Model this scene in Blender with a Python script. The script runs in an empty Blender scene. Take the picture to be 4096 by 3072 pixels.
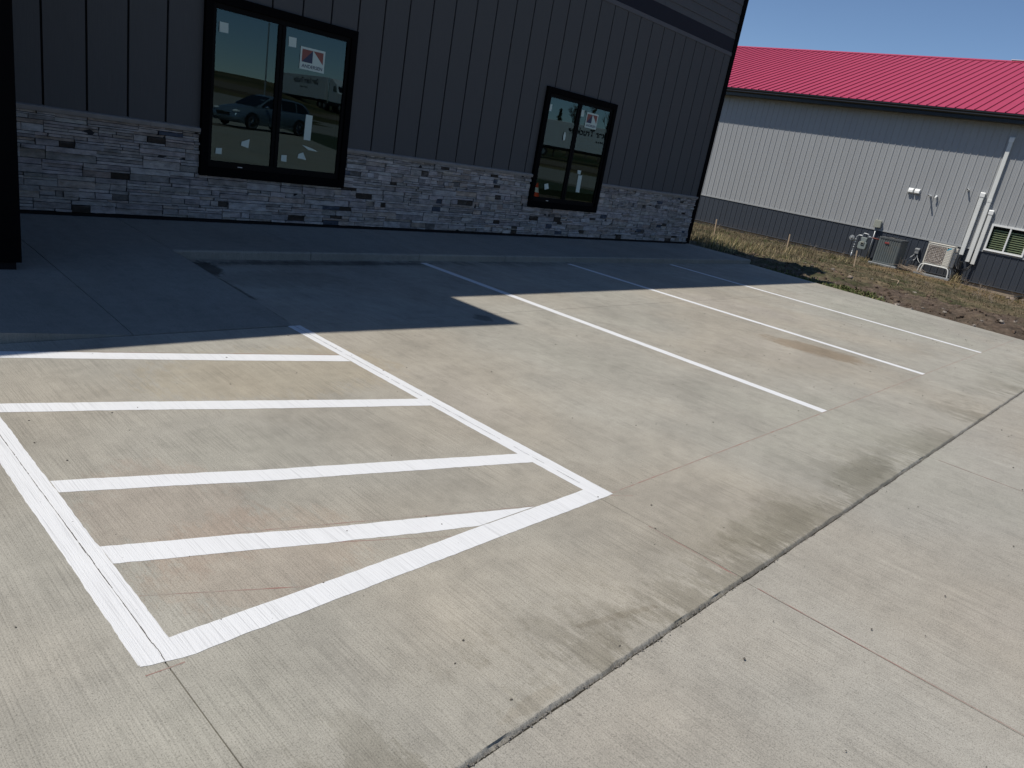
import bpy, bmesh, math, random
from mathutils import Vector, Matrix, noise
random.seed(7)
S = bpy.context.scene
COL = S.collection
rad = math.radians
uni = random.uniform

# ------------------------------------------------------------------ materials
def mat(name):
    m = bpy.data.materials.new(name); m.use_nodes = True
    nt = m.node_tree; nt.nodes.clear()
    out = nt.nodes.new('ShaderNodeOutputMaterial')
    return m, nt, out
def N(nt, typ, **kw):
    n = nt.nodes.new(typ)
    for k, v in kw.items():
        if k in n.inputs: n.inputs[k].default_value = v
        else: setattr(n, k, v)
    return n
def L(nt, a, b): nt.links.new(a, b)
def coords(nt, scale=(1, 1, 1), rot=(0, 0, 0)):
    tc = N(nt, 'ShaderNodeTexCoord'); mp = N(nt, 'ShaderNodeMapping')
    mp.inputs['Scale'].default_value = scale; mp.inputs['Rotation'].default_value = rot
    L(nt, tc.outputs['Object'], mp.inputs['Vector']); return mp.outputs['Vector']
def noi(nt, vec, scale, detail=3, rough=.55):
    n = N(nt, 'ShaderNodeTexNoise'); n.inputs['Scale'].default_value = scale
    n.inputs['Detail'].default_value = detail; n.inputs['Roughness'].default_value = rough
    L(nt, vec, n.inputs['Vector']); return n.outputs['Fac']
def ramp(nt, fac, stops):
    r = N(nt, 'ShaderNodeValToRGB'); e = r.color_ramp.elements
    while len(e) < len(stops): e.new(.5)
    for k, (p, c) in enumerate(stops):
        e[k].position = p; e[k].color = (*c, 1) if len(c) == 3 else c
    L(nt, fac, r.inputs['Fac']); return r.outputs['Color']
def mixc(nt, fac, a, b, blend='MIX'):
    m = N(nt, 'ShaderNodeMix', data_type='RGBA', blend_type=blend)
    for i, x in ((0, fac), (6, a), (7, b)):
        if hasattr(x, 'links'): L(nt, x, m.inputs[i])
        elif i == 0: m.inputs[0].default_value = x
        else: m.inputs[i].default_value = (*x, 1)
    return m.outputs[2]
def mth(nt, op, a, b=0.0, clamp=False):
    m = N(nt, 'ShaderNodeMath', operation=op); m.use_clamp = clamp
    for i, x in ((0, a), (1, b)):
        if hasattr(x, 'links'): L(nt, x, m.inputs[i])
        else: m.inputs[i].default_value = x
    return m.outputs[0]
def g3(v): return (v, v, v)
def finish(nt, out, col, rough=.7, bump=None, bstr=.3, bdist=.01, metal=0., spec=.5):
    b = N(nt, 'ShaderNodeBsdfPrincipled')
    if hasattr(col, 'links'): L(nt, col, b.inputs['Base Color'])
    else: b.inputs['Base Color'].default_value = (*col, 1)
    if hasattr(rough, 'links'): L(nt, rough, b.inputs['Roughness'])
    else: b.inputs['Roughness'].default_value = rough
    b.inputs['Metallic'].default_value = metal
    b.inputs['Specular IOR Level'].default_value = spec
    if bump is not None:
        bp = N(nt, 'ShaderNodeBump'); bp.inputs['Strength'].default_value = bstr
        bp.inputs['Distance'].default_value = bdist
        L(nt, bump, bp.inputs['Height']); L(nt, bp.outputs[0], b.inputs['Normal'])
    L(nt, b.outputs[0], out.inputs['Surface']); return b
def simple(name, col, rough=.6, var=.12, scale=6, metal=0., bump=0., bscale=60, spec=.5, dirt=0.):
    m, nt, out = mat(name); v = coords(nt)
    f = noi(nt, v, scale, 4)
    c = mixc(nt, f, tuple(x * (1 - var) for x in col), tuple(min(1, x * (1 + var)) for x in col))
    if dirt:
        d = ramp(nt, noi(nt, v, 2.3, 5), [(.5, g3(0)), (.75, g3(1))])
        c = mixc(nt, mth(nt, 'MULTIPLY', d, dirt), c, (.16, .12, .08))
    finish(nt, out, c, rough, noi(nt, v, bscale, 3) if bump else None, bump, .004, metal, spec)
    return m

def broom_height(nt):
    """brushed texture running along y, shared by slabs and paint"""
    b1 = noi(nt, coords(nt, (210, 2.4, 1)), 1, 2, .6)
    b2 = noi(nt, coords(nt, (60, .6, 1)), 1, 3, .6)
    g = noi(nt, coords(nt), 260, 2, .7)
    return mth(nt, 'ADD', mth(nt, 'ADD', mth(nt, 'MULTIPLY', b1, .8), mth(nt, 'MULTIPLY', b2, .35)), mth(nt, 'MULTIPLY', g, .6))
def concrete(name, base, broom=1., stains=True, dark=1.):
    m, nt, out = mat(name); v = coords(nt)
    big = noi(nt, v, .55, 4, .6)
    hue = noi(nt, coords(nt, (1, 1, 1), (0, 0, .7)), .33, 3, .5)
    c = ramp(nt, big, [(.25, tuple(x * .84 for x in base)), (.5, base), (.75, tuple(min(1, x * 1.12) for x in base))])
    tint = ramp(nt, hue, [(.3, (.98, 1.0, .985)), (.45, g3(1)), (.56, (1.02, .985, .95)), (.7, (1.0, .965, .965))])
    c = mixc(nt, 1., c, tint, 'MULTIPLY')
    # broad sweeping bands along the finishing direction
    band = noi(nt, coords(nt, (3.2, .28, 1)), 1, 4, .6)
    c = mixc(nt, .30, c, mixc(nt, 1., c, ramp(nt, band, [(.3, g3(.80)), (.5, g3(1)), (.72, g3(1.14))]), 'MULTIPLY'))
    h = broom_height(nt)
    fine = ramp(nt, h, [(.75, g3(.78)), (1.0, g3(1.0)), (1.3, g3(1.12))])
    fine2 = ramp(nt, noi(nt, coords(nt, (210, 2.4, 1)), 1, 2, .6), [(.34, g3(1 - .24 * broom)), (.52, g3(1)), (.75, g3(1 + .08 * broom))])
    spk = ramp(nt, noi(nt, v, 190, 3, .75), [(.34, g3(.55)), (.47, g3(1)), (.7, g3(1.12))])
    c = mixc(nt, .75, c, fine2, 'MULTIPLY'); c = mixc(nt, .95, c, spk, 'MULTIPLY')
    pit = ramp(nt, noi(nt, v, 62, 5, .75), [(.30, g3(.62)), (.40, g3(1)), (.60, g3(1)), (.72, g3(1.10))]); c = mixc(nt, .9, c, pit, 'MULTIPLY')
    mot = ramp(nt, noi(nt, v, 9, 5, .7), [(.32, g3(.90)), (.5, g3(1)), (.68, g3(1.07))]); c = mixc(nt, 1., c, mot, 'MULTIPLY')
    gr2 = ramp(nt, noi(nt, v, 420, 2, .8), [(.3, g3(.78)), (.5, g3(1)), (.7, g3(1.14))]); c = mixc(nt, 1., c, gr2, 'MULTIPLY')
    if stains:
        sp = N(nt, 'ShaderNodeSeparateXYZ'); tc = N(nt, 'ShaderNodeTexCoord'); L(nt, tc.outputs['Object'], sp.inputs[0])
        X, Y = sp.outputs[0], sp.outputs[1]
        # damp-looking worn patches on the slab side of the open joint
        near = ramp(nt, mth(nt, 'SUBTRACT', Y, .97), [(.0, g3(1)), (.10, g3(.85)), (.50, g3(0))])
        k1 = mth(nt, 'ADD', mth(nt, 'MULTIPLY', noi(nt, coords(nt, (1.1, .8, 1)), 1, 3, .5), 1.0), mth(nt, 'MULTIPLY', noi(nt, coords(nt, (11, 3.4, 1)), 1, 9, .8), .75))
        ragged = ramp(nt, k1, [(.86, g3(0)), (.91, g3(1))])
        drop = mth(nt, 'GREATER_THAN', Y, .96)
        f = mth(nt, 'MULTIPLY', mth(nt, 'MULTIPLY', near, ragged), drop)
        c = mixc(nt, mth(nt, 'MULTIPLY', f, .8), c, mixc(nt, 1., c, (.66, .65, .61), 'MULTIPLY'))
        # grime washed against the kerb and the ramp edge
        gk = mth(nt, 'MULTIPLY', ramp(nt, mth(nt, 'SUBTRACT', Y, 6.0), [(.62, g3(0)), (.93, g3(1))]), ramp(nt, noi(nt, coords(nt, (2.2, 1.0, 1)), 1.3, 8, .75), [(.40, g3(0)), (.58, g3(1))]))
        gk = mth(nt, 'MULTIPLY', gk, ramp(nt, mth(nt, 'MULTIPLY', X, .1), [(.80, g3(1)), (1.0, g3(.25))]))
        c = mixc(nt, mth(nt, 'MULTIPLY', gk, .8), c, mixc(nt, 1., c, (.34, .34, .32), 'MULTIPLY'))
        # broken flecks where the cream has worn off near the open joint
        fl = ramp(nt, noi(nt, coords(nt, (20, 8, 1)), 1.0, 8, .8), [(.52, g3(0)), (.60, g3(1))])
        fb = ramp(nt, mth(nt, 'SUBTRACT', Y, .97), [(.0, g3(.8)), (.30, g3(.6)), (.75, g3(0))])
        fm = ramp(nt, noi(nt, coords(nt, (.9, 1, 1)), 1.2, 3, .5), [(.42, g3(.15)), (.56, g3(1))])
        fl = mth(nt, 'MULTIPLY', mth(nt, 'MULTIPLY', fl, fb), mth(nt, 'MULTIPLY', fm, mth(nt, 'GREATER_THAN', Y, .96)))
        c = mixc(nt, mth(nt, 'MULTIPLY', fl, .8), c, mixc(nt, 1., c, (.70, .69, .65), 'MULTIPLY'))
        # small scattered spots
        sp1 = ramp(nt, noi(nt, coords(nt, (5, 2.6, 1)), 1.2, 7, .72), [(.70, g3(0)), (.74, g3(1))])
        c = mixc(nt, mth(nt, 'MULTIPLY', sp1, .55), c, mixc(nt, 1., c, (.62, .60, .56), 'MULTIPLY'))
        wear = ramp(nt, noi(nt, coords(nt, (1, 1, 1)), 2.1, 6, .65), [(.35, g3(.90)), (.5, g3(1)), (.68, g3(1.07))])
        c = mixc(nt, 1., c, wear, 'MULTIPLY')
        # a few isolated stains with a shape of their own
        def blob(cx, cy, rx, ry, col, amt, cc, ang=0.):
            dx = mth(nt, 'SUBTRACT', X, cx); dy = mth(nt, 'SUBTRACT', Y, cy)
            ca, sa = math.cos(ang), math.sin(ang)
            u = mth(nt, 'MULTIPLY', mth(nt, 'ADD', mth(nt, 'MULTIPLY', dx, ca), mth(nt, 'MULTIPLY', dy, sa)), 1 / rx)
            w = mth(nt, 'MULTIPLY', mth(nt, 'SUBTRACT', mth(nt, 'MULTIPLY', dy, ca), mth(nt, 'MULTIPLY', dx, sa)), 1 / ry)
            r2 = mth(nt, 'ADD', mth(nt, 'MULTIPLY', u, u), mth(nt, 'MULTIPLY', w, w))
            k = mth(nt, 'ADD', r2, mth(nt, 'MULTIPLY', mth(nt, 'SUBTRACT', noi(nt, coords(nt, (5, 1.7, 1)), 3.2, 10, .85), .5), 4.6))
            ff = ramp(nt, k, [(.55, g3(1)), (.9, g3(.25)), (1.0, g3(0))])
            return mixc(nt, mth(nt, 'MULTIPLY', ff, amt), cc, mixc(nt, 1., cc, col, 'MULTIPLY'))
        c = blob(8.22, 2.78, .30, .62, (.70, .60, .50), .8, c, .25)
        c = blob(4.83, 4.66, .10, .12, (.45, .45, .45), .8, c)
        c = blob(3.55, 1.13, .60, .15, (.72, .72, .67), .5, c)
        c = blob(4.85, 1.13, .55, .12, (.72, .72, .68), .5, c)
        c = blob(1.55, 1.02, .16, .03, (.78, .75, .70), .5, c)
        c = blob(2.15, 1.13, .22, .018, (.74, .71, .66), .5, c, -.25)
        c = blob(2.3, 3.9, .9, .5, (1.0, .90, .72), .35, c)
        c = blob(1.1, 2.6, .35, .5, (.96, .87, .84), .6, c)
        c = blob(1.25, 2.15, .45, .35, (.98, .86, .80), .5, c)
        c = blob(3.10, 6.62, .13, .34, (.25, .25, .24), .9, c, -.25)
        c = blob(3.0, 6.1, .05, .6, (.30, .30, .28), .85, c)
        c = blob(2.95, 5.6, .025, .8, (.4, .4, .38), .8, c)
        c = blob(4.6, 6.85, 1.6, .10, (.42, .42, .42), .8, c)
        c = blob(3.6, 6.2, .8, .35, (.72, .70, .68), .5, c)
    rg = finish(nt, out, c, .86, h, .45 * broom, .0035)
    rg.inputs['Specular IOR Level'].default_value = .25
    return m

M = {}
M['lot'] = concrete('lot_concrete', (.352, .336, .290))
M['drive'] = concrete('drive_concrete', (.354, .338, .296), stains=False)
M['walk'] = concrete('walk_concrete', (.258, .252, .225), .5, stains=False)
M['sub'] = simple('subgrade', (.035, .028, .022), .95, .4, 30)
def paint_mat():
    m, nt, out = mat('white_paint')
    h = broom_height(nt)
    v = coords(nt)
    c = mixc(nt, noi(nt, v, 3, 4), (.67, .68, .69), (.75, .76, .765))
    wear = ramp(nt, noi(nt, coords(nt, (210, 2.4, 1)), 1, 2, .6), [(.30, g3(.74)), (.46, g3(1))])
    c = mixc(nt, .8, c, wear, 'MULTIPLY')
    pin = ramp(nt, noi(nt, v, 120, 2, .7), [(.24, g3(.55)), (.31, g3(1))])
    c = mixc(nt, 1., c, pin, 'MULTIPLY')
    finish(nt, out, c, .62, h, .7, .0035, spec=.3); return m
M['paint'] = paint_mat()
def chalk_mat():
    m, nt, out = mat('red_chalk'); v = coords(nt)
    f = ramp(nt, noi(nt, v, 9, 5, .7), [(.40, g3(0)), (.68, g3(1))])
    c = mixc(nt, f, (.30, .265, .225), (.27, .12, .10))
    finish(nt, out, c, .95); return m
M['chalk'] = chalk_mat()
def siding_mat(name, base, vert=True):
    m, nt, out = mat(name)
    s = (90, 90, 4) if vert else (4, 90, 90)
    g = noi(nt, coords(nt, s), 1, 4, .65)
    c = mixc(nt, g, tuple(x * .82 for x in base), tuple(x * 1.15 for x in base))
    d = noi(nt, coords(nt), 1.3, 5)
    c = mixc(nt, mth(nt, 'MULTIPLY', d, .22), c, (.09, .085, .08))
    finish(nt, out, c, .72, g, .35, .003, spec=.3); return m
M['siding'] = siding_mat('grey_siding', (.070, .071, .073))
M['lap'] = siding_mat('grey_lap_siding', (.080, .081, .084), False)
M['frieze'] = simple('navy_frieze', (.010, .011, .018), .7, .15, 8, spec=.25)
M['black'] = simple('black_trim', (.0028, .0028, .0034), .85, .2, 12, bump=.1, spec=.05)
M['flash'] = simple('black_flashing', (.006, .006, .007), .8, .2, spec=.2)
M['ltrim'] = simple('grey_trim_board', (.085, .085, .092), .75, .12, 10)
M['vinyl'] = simple('black_vinyl', (.003, .003, .0035), .7, .1, spec=.1)
M['ledge'] = simple('limestone_ledge', (.235, .215, .195), .85, .28, 9, bump=.5, bscale=45)
def stone_mat():
    m, nt, out = mat('stacked_stone')
    at = N(nt, 'ShaderNodeAttribute', attribute_name='tint')
    v = coords(nt, (1, 1, 2.2))
    n1 = noi(nt, v, 9, 6, .68)
    c = mixc(nt, 1., at.outputs['Color'], ramp(nt, n1, [(.28, g3(.55)), (.5, g3(1)), (.72, g3(1.45))]), 'MULTIPLY')
    pale = ramp(nt, noi(nt, v, 4.5, 5, .6), [(.52, g3(0)), (.78, g3(1))])
    c = mixc(nt, mth(nt, 'MULTIPLY', pale, .25), c, (.34, .33, .34))
    finish(nt, out, c, .86, noi(nt, v, 22, 6, .7), .9, .012, spec=.25); return m
M['stone'] = stone_mat()
M['mortar'] = simple('dark_joint', (.02, .02, .022), .95, .3)
def glass_mat(name, refl=.20, tint=(.42, .52, .50)):
    m, nt, out = mat(name)
    gl = N(nt, 'ShaderNodeBsdfGlossy'); gl.inputs['Roughness'].default_value = 0.0
    gl.inputs['Color'].default_value = (.60, .86, .92, 1)
    bp = N(nt, 'ShaderNodeBump'); bp.inputs['Strength'].default_value = .004; bp.inputs['Distance'].default_value = .02
    L(nt, noi(nt, coords(nt), 2.2, 1), bp.inputs['Height']); L(nt, bp.outputs[0], gl.inputs['Normal'])
    tr = N(nt, 'ShaderNodeBsdfTransparent'); tr.inputs['Color'].default_value = (*tint, 1)
    fr = N(nt, 'ShaderNodeFresnel'); fr.inputs['IOR'].default_value = 1.5
    f = mth(nt, 'ADD', mth(nt, 'MULTIPLY', fr.outputs[0], .78), refl * .18, True)
    mx = N(nt, 'ShaderNodeMixShader'); L(nt, f, mx.inputs[0]); L(nt, tr.outputs[0], mx.inputs[1]); L(nt, gl.outputs[0], mx.inputs[2])
    L(nt, mx.outputs[0], out.inputs['Surface']); return m
M['glass'] = glass_mat('window_glass')
M['dark'] = simple('dark_interior', (.012, .013, .012), .9)
M['sticker'] = simple('sticker_white', (.46, .55, .50), .7, .04)
M['stred'] = simple('sticker_red', (.20, .06, .045), .6, .05)
M['stnavy'] = simple('sticker_navy', (.02, .03, .07), .6, .05)
def rib_metal(name, col, rough=.45, spec=.5, dirt=.0):
    m, nt, out = mat(name); v = coords(nt)
    d = noi(nt, coords(nt, (1, 1.2, .25)), 1.6, 5, .6)
    c = mixc(nt, d, tuple(x * .9 for x in col), tuple(min(1, x * 1.08) for x in col))
    if dirt:
        sp = N(nt, 'ShaderNodeSeparateXYZ'); tc = N(nt, 'ShaderNodeTexCoord'); L(nt, tc.outputs['Object'], sp.inputs[0])
        z = ramp(nt, sp.outputs[2], [(.05, g3(1)), (.45, g3(0))])
        k = mth(nt, 'MULTIPLY', z, ramp(nt, noi(nt, v, 5, 6, .7), [(.4, g3(0)), (.7, g3(1))]))
        c = mixc(nt, mth(nt, 'MULTIPLY', k, dirt), c, (.14, .11, .085))
    finish(nt, out, c, rough, None, spec=spec); return m
M['wall2'] = rib_metal('light_grey_steel', (.335, .345, .35), .5)
M['wain'] = rib_metal('charcoal_steel', (.042, .050, .064), .45, .5, .35)
M['roof2'] = rib_metal('red_steel', (.40, .042, .092), .5)
M['trim2'] = simple('grey_steel_trim', (.34, .35, .35), .5, .1)
M['gutter'] = simple('black_gutter', (.012, .013, .013), .35, .15)
M['basetrim'] = simple('dark_base_flashing', (.03, .034, .042), .75, .15, spec=.2)
M['found'] = simple('foundation_concrete', (.33, .27, .20), .9, .22, 5, bump=.4, dirt=.5)
M['white'] = simple('white_vinyl', (.78, .79, .77), .45, .04, 4, dirt=.05)
M['duct'] = simple('white_duct', (.70, .71, .68), .5, .04, 3, dirt=.08)
M['blind'] = simple('blind_slat', (.60, .63, .46), .7, .05)
M['cond'] = simple('condenser_grey', (.10, .115, .115), .5, .15, 5, dirt=.3)
M['condtop'] = simple('condenser_top', (.13, .14, .145), .32, .1, metal=.3)
M['alu'] = simple('aluminium', (.55, .56, .57), .3, .1, metal=.9)
M['galv'] = simple('galvanised', (.38, .40, .41), .42, .12, 20, metal=.5)
M['metergrey'] = simple('meter_grey', (.22, .255, .245), .5, .12, 12, dirt=.1)
M['boxgrey'] = simple('box_grey', (.31, .32, .27), .6, .08, 9)
M['rust'] = simple('rusty_pipe', (.16, .045, .035), .75, .3, 30)
M['redbadge'] = simple('red_badge', (.35, .03, .03), .5, .05)
M['mini'] = simple('ivory_cabinet', (.62, .60, .53), .5, .05, 6, dirt=.15)
M['cyan'] = simple('cyan_decal', (.02, .36, .55), .4, .03)
M['blk'] = simple('black_plastic', (.010, .010, .011), .5, .2)
def grille_mat():
    m, nt, out = mat('dusty_coil'); v = coords(nt)
    n1 = noi(nt, v, 26, 5, .75)
    c = ramp(nt, n1, [(.32, (.07, .055, .045)), (.46, (.36, .30, .25)), (.60, (.74, .69, .62))])
    finish(nt, out, c, .8, n1, .8, .01); return m
M['coil'] = grille_mat()
M['wood'] = simple('lath_wood', (.42, .32, .22), .85, .2, 25)
M['twig'] = simple('dry_twig', (.30, .24, .18), .9, .3, 30)
M['rock'] = simple('rock', (.24, .19, .15), .9, .3, 20, bump=.6, bscale=30)
def soil_mat():
    m, nt, out = mat('soil'); v = coords(nt)
    at = N(nt, 'ShaderNodeAttribute', attribute_name='tint')
    n1 = noi(nt, v, 7, 8, .72); n2 = noi(nt, v, 1.4, 5, .6)
    c = mixc(nt, 1., at.outputs['Color'], ramp(nt, n1, [(.28, g3(.42)), (.5, g3(1)), (.7, g3(1.65))]), 'MULTIPLY')
    c = mixc(nt, 1., c, ramp(nt, n2, [(.3, g3(.75)), (.7, g3(1.25))]), 'MULTIPLY')
    peb = ramp(nt, noi(nt, v, 34, 2, .5), [(.68, g3(0)), (.73, g3(1))])
    c = mixc(nt, mth(nt, 'MULTIPLY', peb, .6), c, (.36, .31, .25))
    finish(nt, out, c, .95, n1, 1., .09, spec=.15); return m
M['soil'] = soil_mat()
def attr_mat(name, rough=.8):
    m, nt, out = mat(name)
    at = N(nt, 'ShaderNodeAttribute', attribute_name='tint')
    finish(nt, out, at.outputs['Color'], rough, spec=.2); return m
M['blade'] = attr_mat('dry_grass')
def field_mat():
    m, nt, out = mat('field'); v = coords(nt)
    c = ramp(nt, noi(nt, v, .05, 6, .6), [(.35, (.03, .042, .018)), (.5, (.075, .068, .034)), (.65, (.15, .12, .065))])
    finish(nt, out, c, .95, noi(nt, v, 1.5, 5), .6, .3, spec=.1); return m
M['field'] = field_mat()
M['street'] = simple('street_surface', (.24, .225, .20), .9, .1, .5)
M['lawn'] = simple('lawn', (.035, .05, .02), .95, .4, 2)
M['bareearth'] = simple('bare_earth', (.13, .10, .07), .95, .3, 2)
M['carpaint'] = simple('silver_blue_paint', (.20, .27, .34), .25, .03, metal=.5)
M['carglass'] = simple('car_glass', (.01, .012, .014), .06, .0, spec=.8)
M['tyre'] = simple('tyre_rubber', (.014, .014, .015), .85, .1)
M['chrome'] = simple('chrome', (.7, .72, .74), .12, .02, metal=1.)
M['lampglass'] = simple('headlamp_lens', (.75, .78, .8), .08, .05)
M['lampred'] = simple('tail_lens', (.4, .02, .02), .15, .05)
M['trailer'] = simple('trailer_white', (.55, .57, .60), .45, .05, .6)
M['letter'] = simple('lettering_black', (.015, .015, .018), .5, .05)
M['orange'] = simple('cone_orange', (.75, .09, .03), .5, .08)
M['trunk'] = simple('tree_bark', (.10, .08, .06), .9, .3, 20)
M['needle'] = simple('conifer_green', (.03, .055, .025), .9, .4, 6)

# ------------------------------------------------------------------ mesh builder
class MB:
    def __init__(s): s.v = []; s.f = []; s.mi = []; s.col = None
    def add(s, vs, fs, mi=0):
        o = len(s.v); s.v += [tuple(p) for p in vs]
        for f in fs: s.f.append(tuple(i + o for i in f)); s.mi.append(mi)
        return s
    def quad(s, a, b, c, d, mi=0): return s.add([a, b, c, d], [(0, 1, 2, 3)], mi)
    def poly(s, pts, mi=0): return s.add(pts, [tuple(range(len(pts)))], mi)
    def box(s, x0, x1, y0, y1, z0, z1, mi=0):
        return s.add([(x0, y0, z0), (x1, y0, z0), (x1, y1, z0), (x0, y1, z0), (x0, y0, z1), (x1, y0, z1), (x1, y1, z1), (x0, y1, z1)],
                     [(3, 2, 1, 0), (4, 5, 6, 7), (0, 1, 5, 4), (1, 2, 6, 5), (2, 3, 7, 6), (3, 0, 4, 7)], mi)
    def extrude(s, pts, vec, mi=0, caps=True):
        n = len(pts); vec = Vector(vec); P = [Vector(p) for p in pts]
        vs = P + [p + vec for p in P]
        fs = [(i, (i + 1) % n, (i + 1) % n + n, i + n) for i in range(n)]
        if caps: fs += [tuple(reversed(range(n))), tuple(range(n, 2 * n))]
        return s.add(vs, fs, mi)
    def tube(s, path, r, n=8, mi=0, caps=True):
        P = [Vector(p) for p in path]; rs = r if isinstance(r, (list, tuple)) else [r] * len(P)
        vs = []; fs = []; up = Vector((0, 0, 1)); prev = None
        for i, p in enumerate(P):
            t = (P[min(i + 1, len(P) - 1)] - P[max(i - 1, 0)]).normalized()
            if prev is None:
                a = t.cross(up) if abs(t.z) < .95 else t.cross(Vector((1, 0, 0)))
            else: a = prev - t * prev.dot(t)
            a.normalize(); prev = a; b = t.cross(a)
            for k in range(n):
                an = 2 * math.pi * k / n
                vs.append(p + (a * math.cos(an) + b * math.sin(an)) * rs[i])
        for i in range(len(P) - 1):
            for k in range(n):
                fs.append((i * n + k, i * n + (k + 1) % n, (i + 1) * n + (k + 1) % n, (i + 1) * n + k))
        if caps: fs += [tuple(reversed(range(n))), tuple(range((len(P) - 1) * n, len(P) * n))]
        return s.add(vs, fs, mi)
    def cyl(s, p0, p1, r, n=16, mi=0): return s.tube([p0, p1], r, n, mi)
    def blob(s, c, rx, ry, rz, seed=0, n=10, m=6, amp=.18, mi=0):
        vs = []; fs = []
        for j in range(m + 1):
            th = math.pi * j / m
            for k in range(n):
                ph = 2 * math.pi * k / n
                d = Vector((math.sin(th) * math.cos(ph), math.sin(th) * math.sin(ph), math.cos(th)))
                q = 1 + amp * noise.noise(d * 1.7 + Vector((seed * 3.1, seed, 0)))*2
                vs.append((c[0] + d.x * rx * q, c[1] + d.y * ry * q, c[2] + d.z * rz * q))
        for j in range(m):
            for k in range(n):
                fs.append((j * n + k, (j + 1) * n + k, (j + 1) * n + (k + 1) % n, j * n + (k + 1) % n))
        return s.add(vs, fs, mi)
    def build(s, name, mats, parent=None, smooth=False, bevel=0., loc=None, colors=None):
        if not isinstance(mats, (list, tuple)): mats = [mats]
        root = parent
        while root is not None and root.parent is not None: root = root.parent
        o = Vector(root.location) if root is not None else (Vector(loc) if loc is not None else Vector((0, 0, 0)))
        me = bpy.data.meshes.new(name)
        me.from_pydata([Vector(p) - o for p in s.v], [], s.f)
        for m in mats: me.materials.append(m if not isinstance(m, str) else M[m])
        me.polygons.foreach_set('material_index', s.mi)
        if smooth: me.polygons.foreach_set('use_smooth', [True] * len(me.polygons))
        if colors is not None:
            ca = me.color_attributes.new('tint', 'FLOAT_COLOR', 'POINT')
            flat = []
            for c in colors: flat += [c[0], c[1], c[2], 1.0]
            ca.data.foreach_set('color', flat)
        me.update()
        ob = bpy.data.objects.new(name, me); COL.objects.link(ob)
        if parent is not None: ob.parent = parent
        elif loc is not None: ob.location = loc
        if bevel:
            b = ob.modifiers.new('bevel', 'BEVEL'); b.width = bevel; b.segments = 2; b.limit_method = 'ANGLE'
        return ob
def tag(o, label=None, cat=None, group=None, kind=None):
    if label: o['label'] = label
    if cat: o['category'] = cat
    if group: o['group'] = group
    if kind: o['kind'] = kind
    return o
def thing(name, loc, label, cat, group=None):
    o = bpy.data.objects.new(name, None); COL.objects.link(o); o.location = loc
    o.empty_display_size = .2
    return tag(o, label, cat, group)
def bez(pts, n=8):
    """Catmull-Rom through points"""
    P = [Vector(p) for p in pts]; P = [P[0] * 2 - P[1]] + P + [P[-1] * 2 - P[-2]]; out = []
    for i in range(1, len(P) - 2):
        for k in range(n):
            t = k / n
            out.append(.5 * ((2 * P[i]) + (P[i + 1] - P[i - 1]) * t + (2 * P[i - 1] - 5 * P[i] + 4 * P[i + 1] - P[i + 2]) * t * t + (-P[i - 1] + 3 * P[i] - 3 * P[i + 1] + P[i + 2]) * t ** 3))
    out.append(P[-2]); return out
def text_into(mb, txt, origin, ux, uz, height, width=None, mi=0, depth=.002, bold=0.0):
    """lay lettering on a plane: origin + u*ux + v*uz"""
    cu = bpy.data.curves.new('t', 'FONT'); cu.body = txt; cu.size = 1; cu.offset = bold; cu.fill_mode = 'FRONT'
    ob = bpy.data.objects.new('t', cu); COL.objects.link(ob)
    dg = bpy.context.evaluated_depsgraph_get(); me = bpy.data.meshes.new_from_object(ob.evaluated_get(dg))
    xs = [v.co.x for v in me.vertices]; ys = [v.co.y for v in me.vertices]
    sx = height / (max(ys) - min(ys)); sxx = (width / (max(xs) - min(xs))) if width else sx
    ux = Vector(ux); uz = Vector(uz); o = Vector(origin)
    vs = [o + ux * ((v.co.x - min(xs)) * sxx) + uz * ((v.co.y - min(ys)) * sx) for v in me.vertices]
    mb.add(vs, [tuple(p.vertices) for p in me.polygons], mi)
    bpy.data.objects.remove(ob); bpy.data.meshes.remove(me); bpy.data.curves.remove(cu)

# ------------------------------------------------------------------ camera
f_px = 2926.342 / 4096 * 36
R = [(0.68407827, -0.70919585, 0.17052322), (-0.11450623, -0.33529831, -0.93512746), (0.72036466, 0.62017441, -0.31057763)]
cam = bpy.data.cameras.new('camera'); cam.lens = f_px; cam.sensor_width = 36; cam.clip_end = 3000; cam.clip_start = .05
co = bpy.data.objects.new('camera', cam); COL.objects.link(co); S.camera = co
rx, ry, rz = Vector(R[0]), -Vector(R[1]), -Vector(R[2])
co.matrix_world = Matrix(((rx.x, ry.x, rz.x, 0), (rx.y, ry.y, rz.y, 0), (rx.z, ry.z, rz.z, 1.6), (0, 0, 0, 1)))

# ------------------------------------------------------------------ light
SUN = Vector((-.45, .41, 1)).normalized()
w = bpy.data.worlds.new('World'); S.world = w; w.use_nodes = True
nt = w.node_tree; nt.nodes.clear()
sky = nt.nodes.new('ShaderNodeTexSky'); sky.sky_type = 'NISHITA'; sky.sun_disc = False
sky.sun_elevation = math.asin(SUN.z); sky.sun_rotation = math.atan2(SUN.x, SUN.y)
sky.air_density = 1.0; sky.dust_density = 0.0; sky.ozone_density = 3.8; sky.altitude = 2600
bg = nt.nodes.new('ShaderNodeBackground'); bg.inputs[1].default_value = .102
wo = nt.nodes.new('ShaderNodeOutputWorld'); nt.links.new(sky.outputs[0], bg.inputs[0]); nt.links.new(bg.outputs[0], wo.inputs[0])
sl = bpy.data.lights.new('sun', 'SUN'); sl.energy = 4.4; sl.angle = rad(.53); sl.color = (1, .945, .86)
so = bpy.data.objects.new('sun', sl); COL.objects.link(so); so.rotation_euler = (-SUN).to_track_quat('-Z', 'Y').to_euler()
S.view_settings.view_transform = 'Standard'; S.view_settings.look = 'None'
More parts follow.
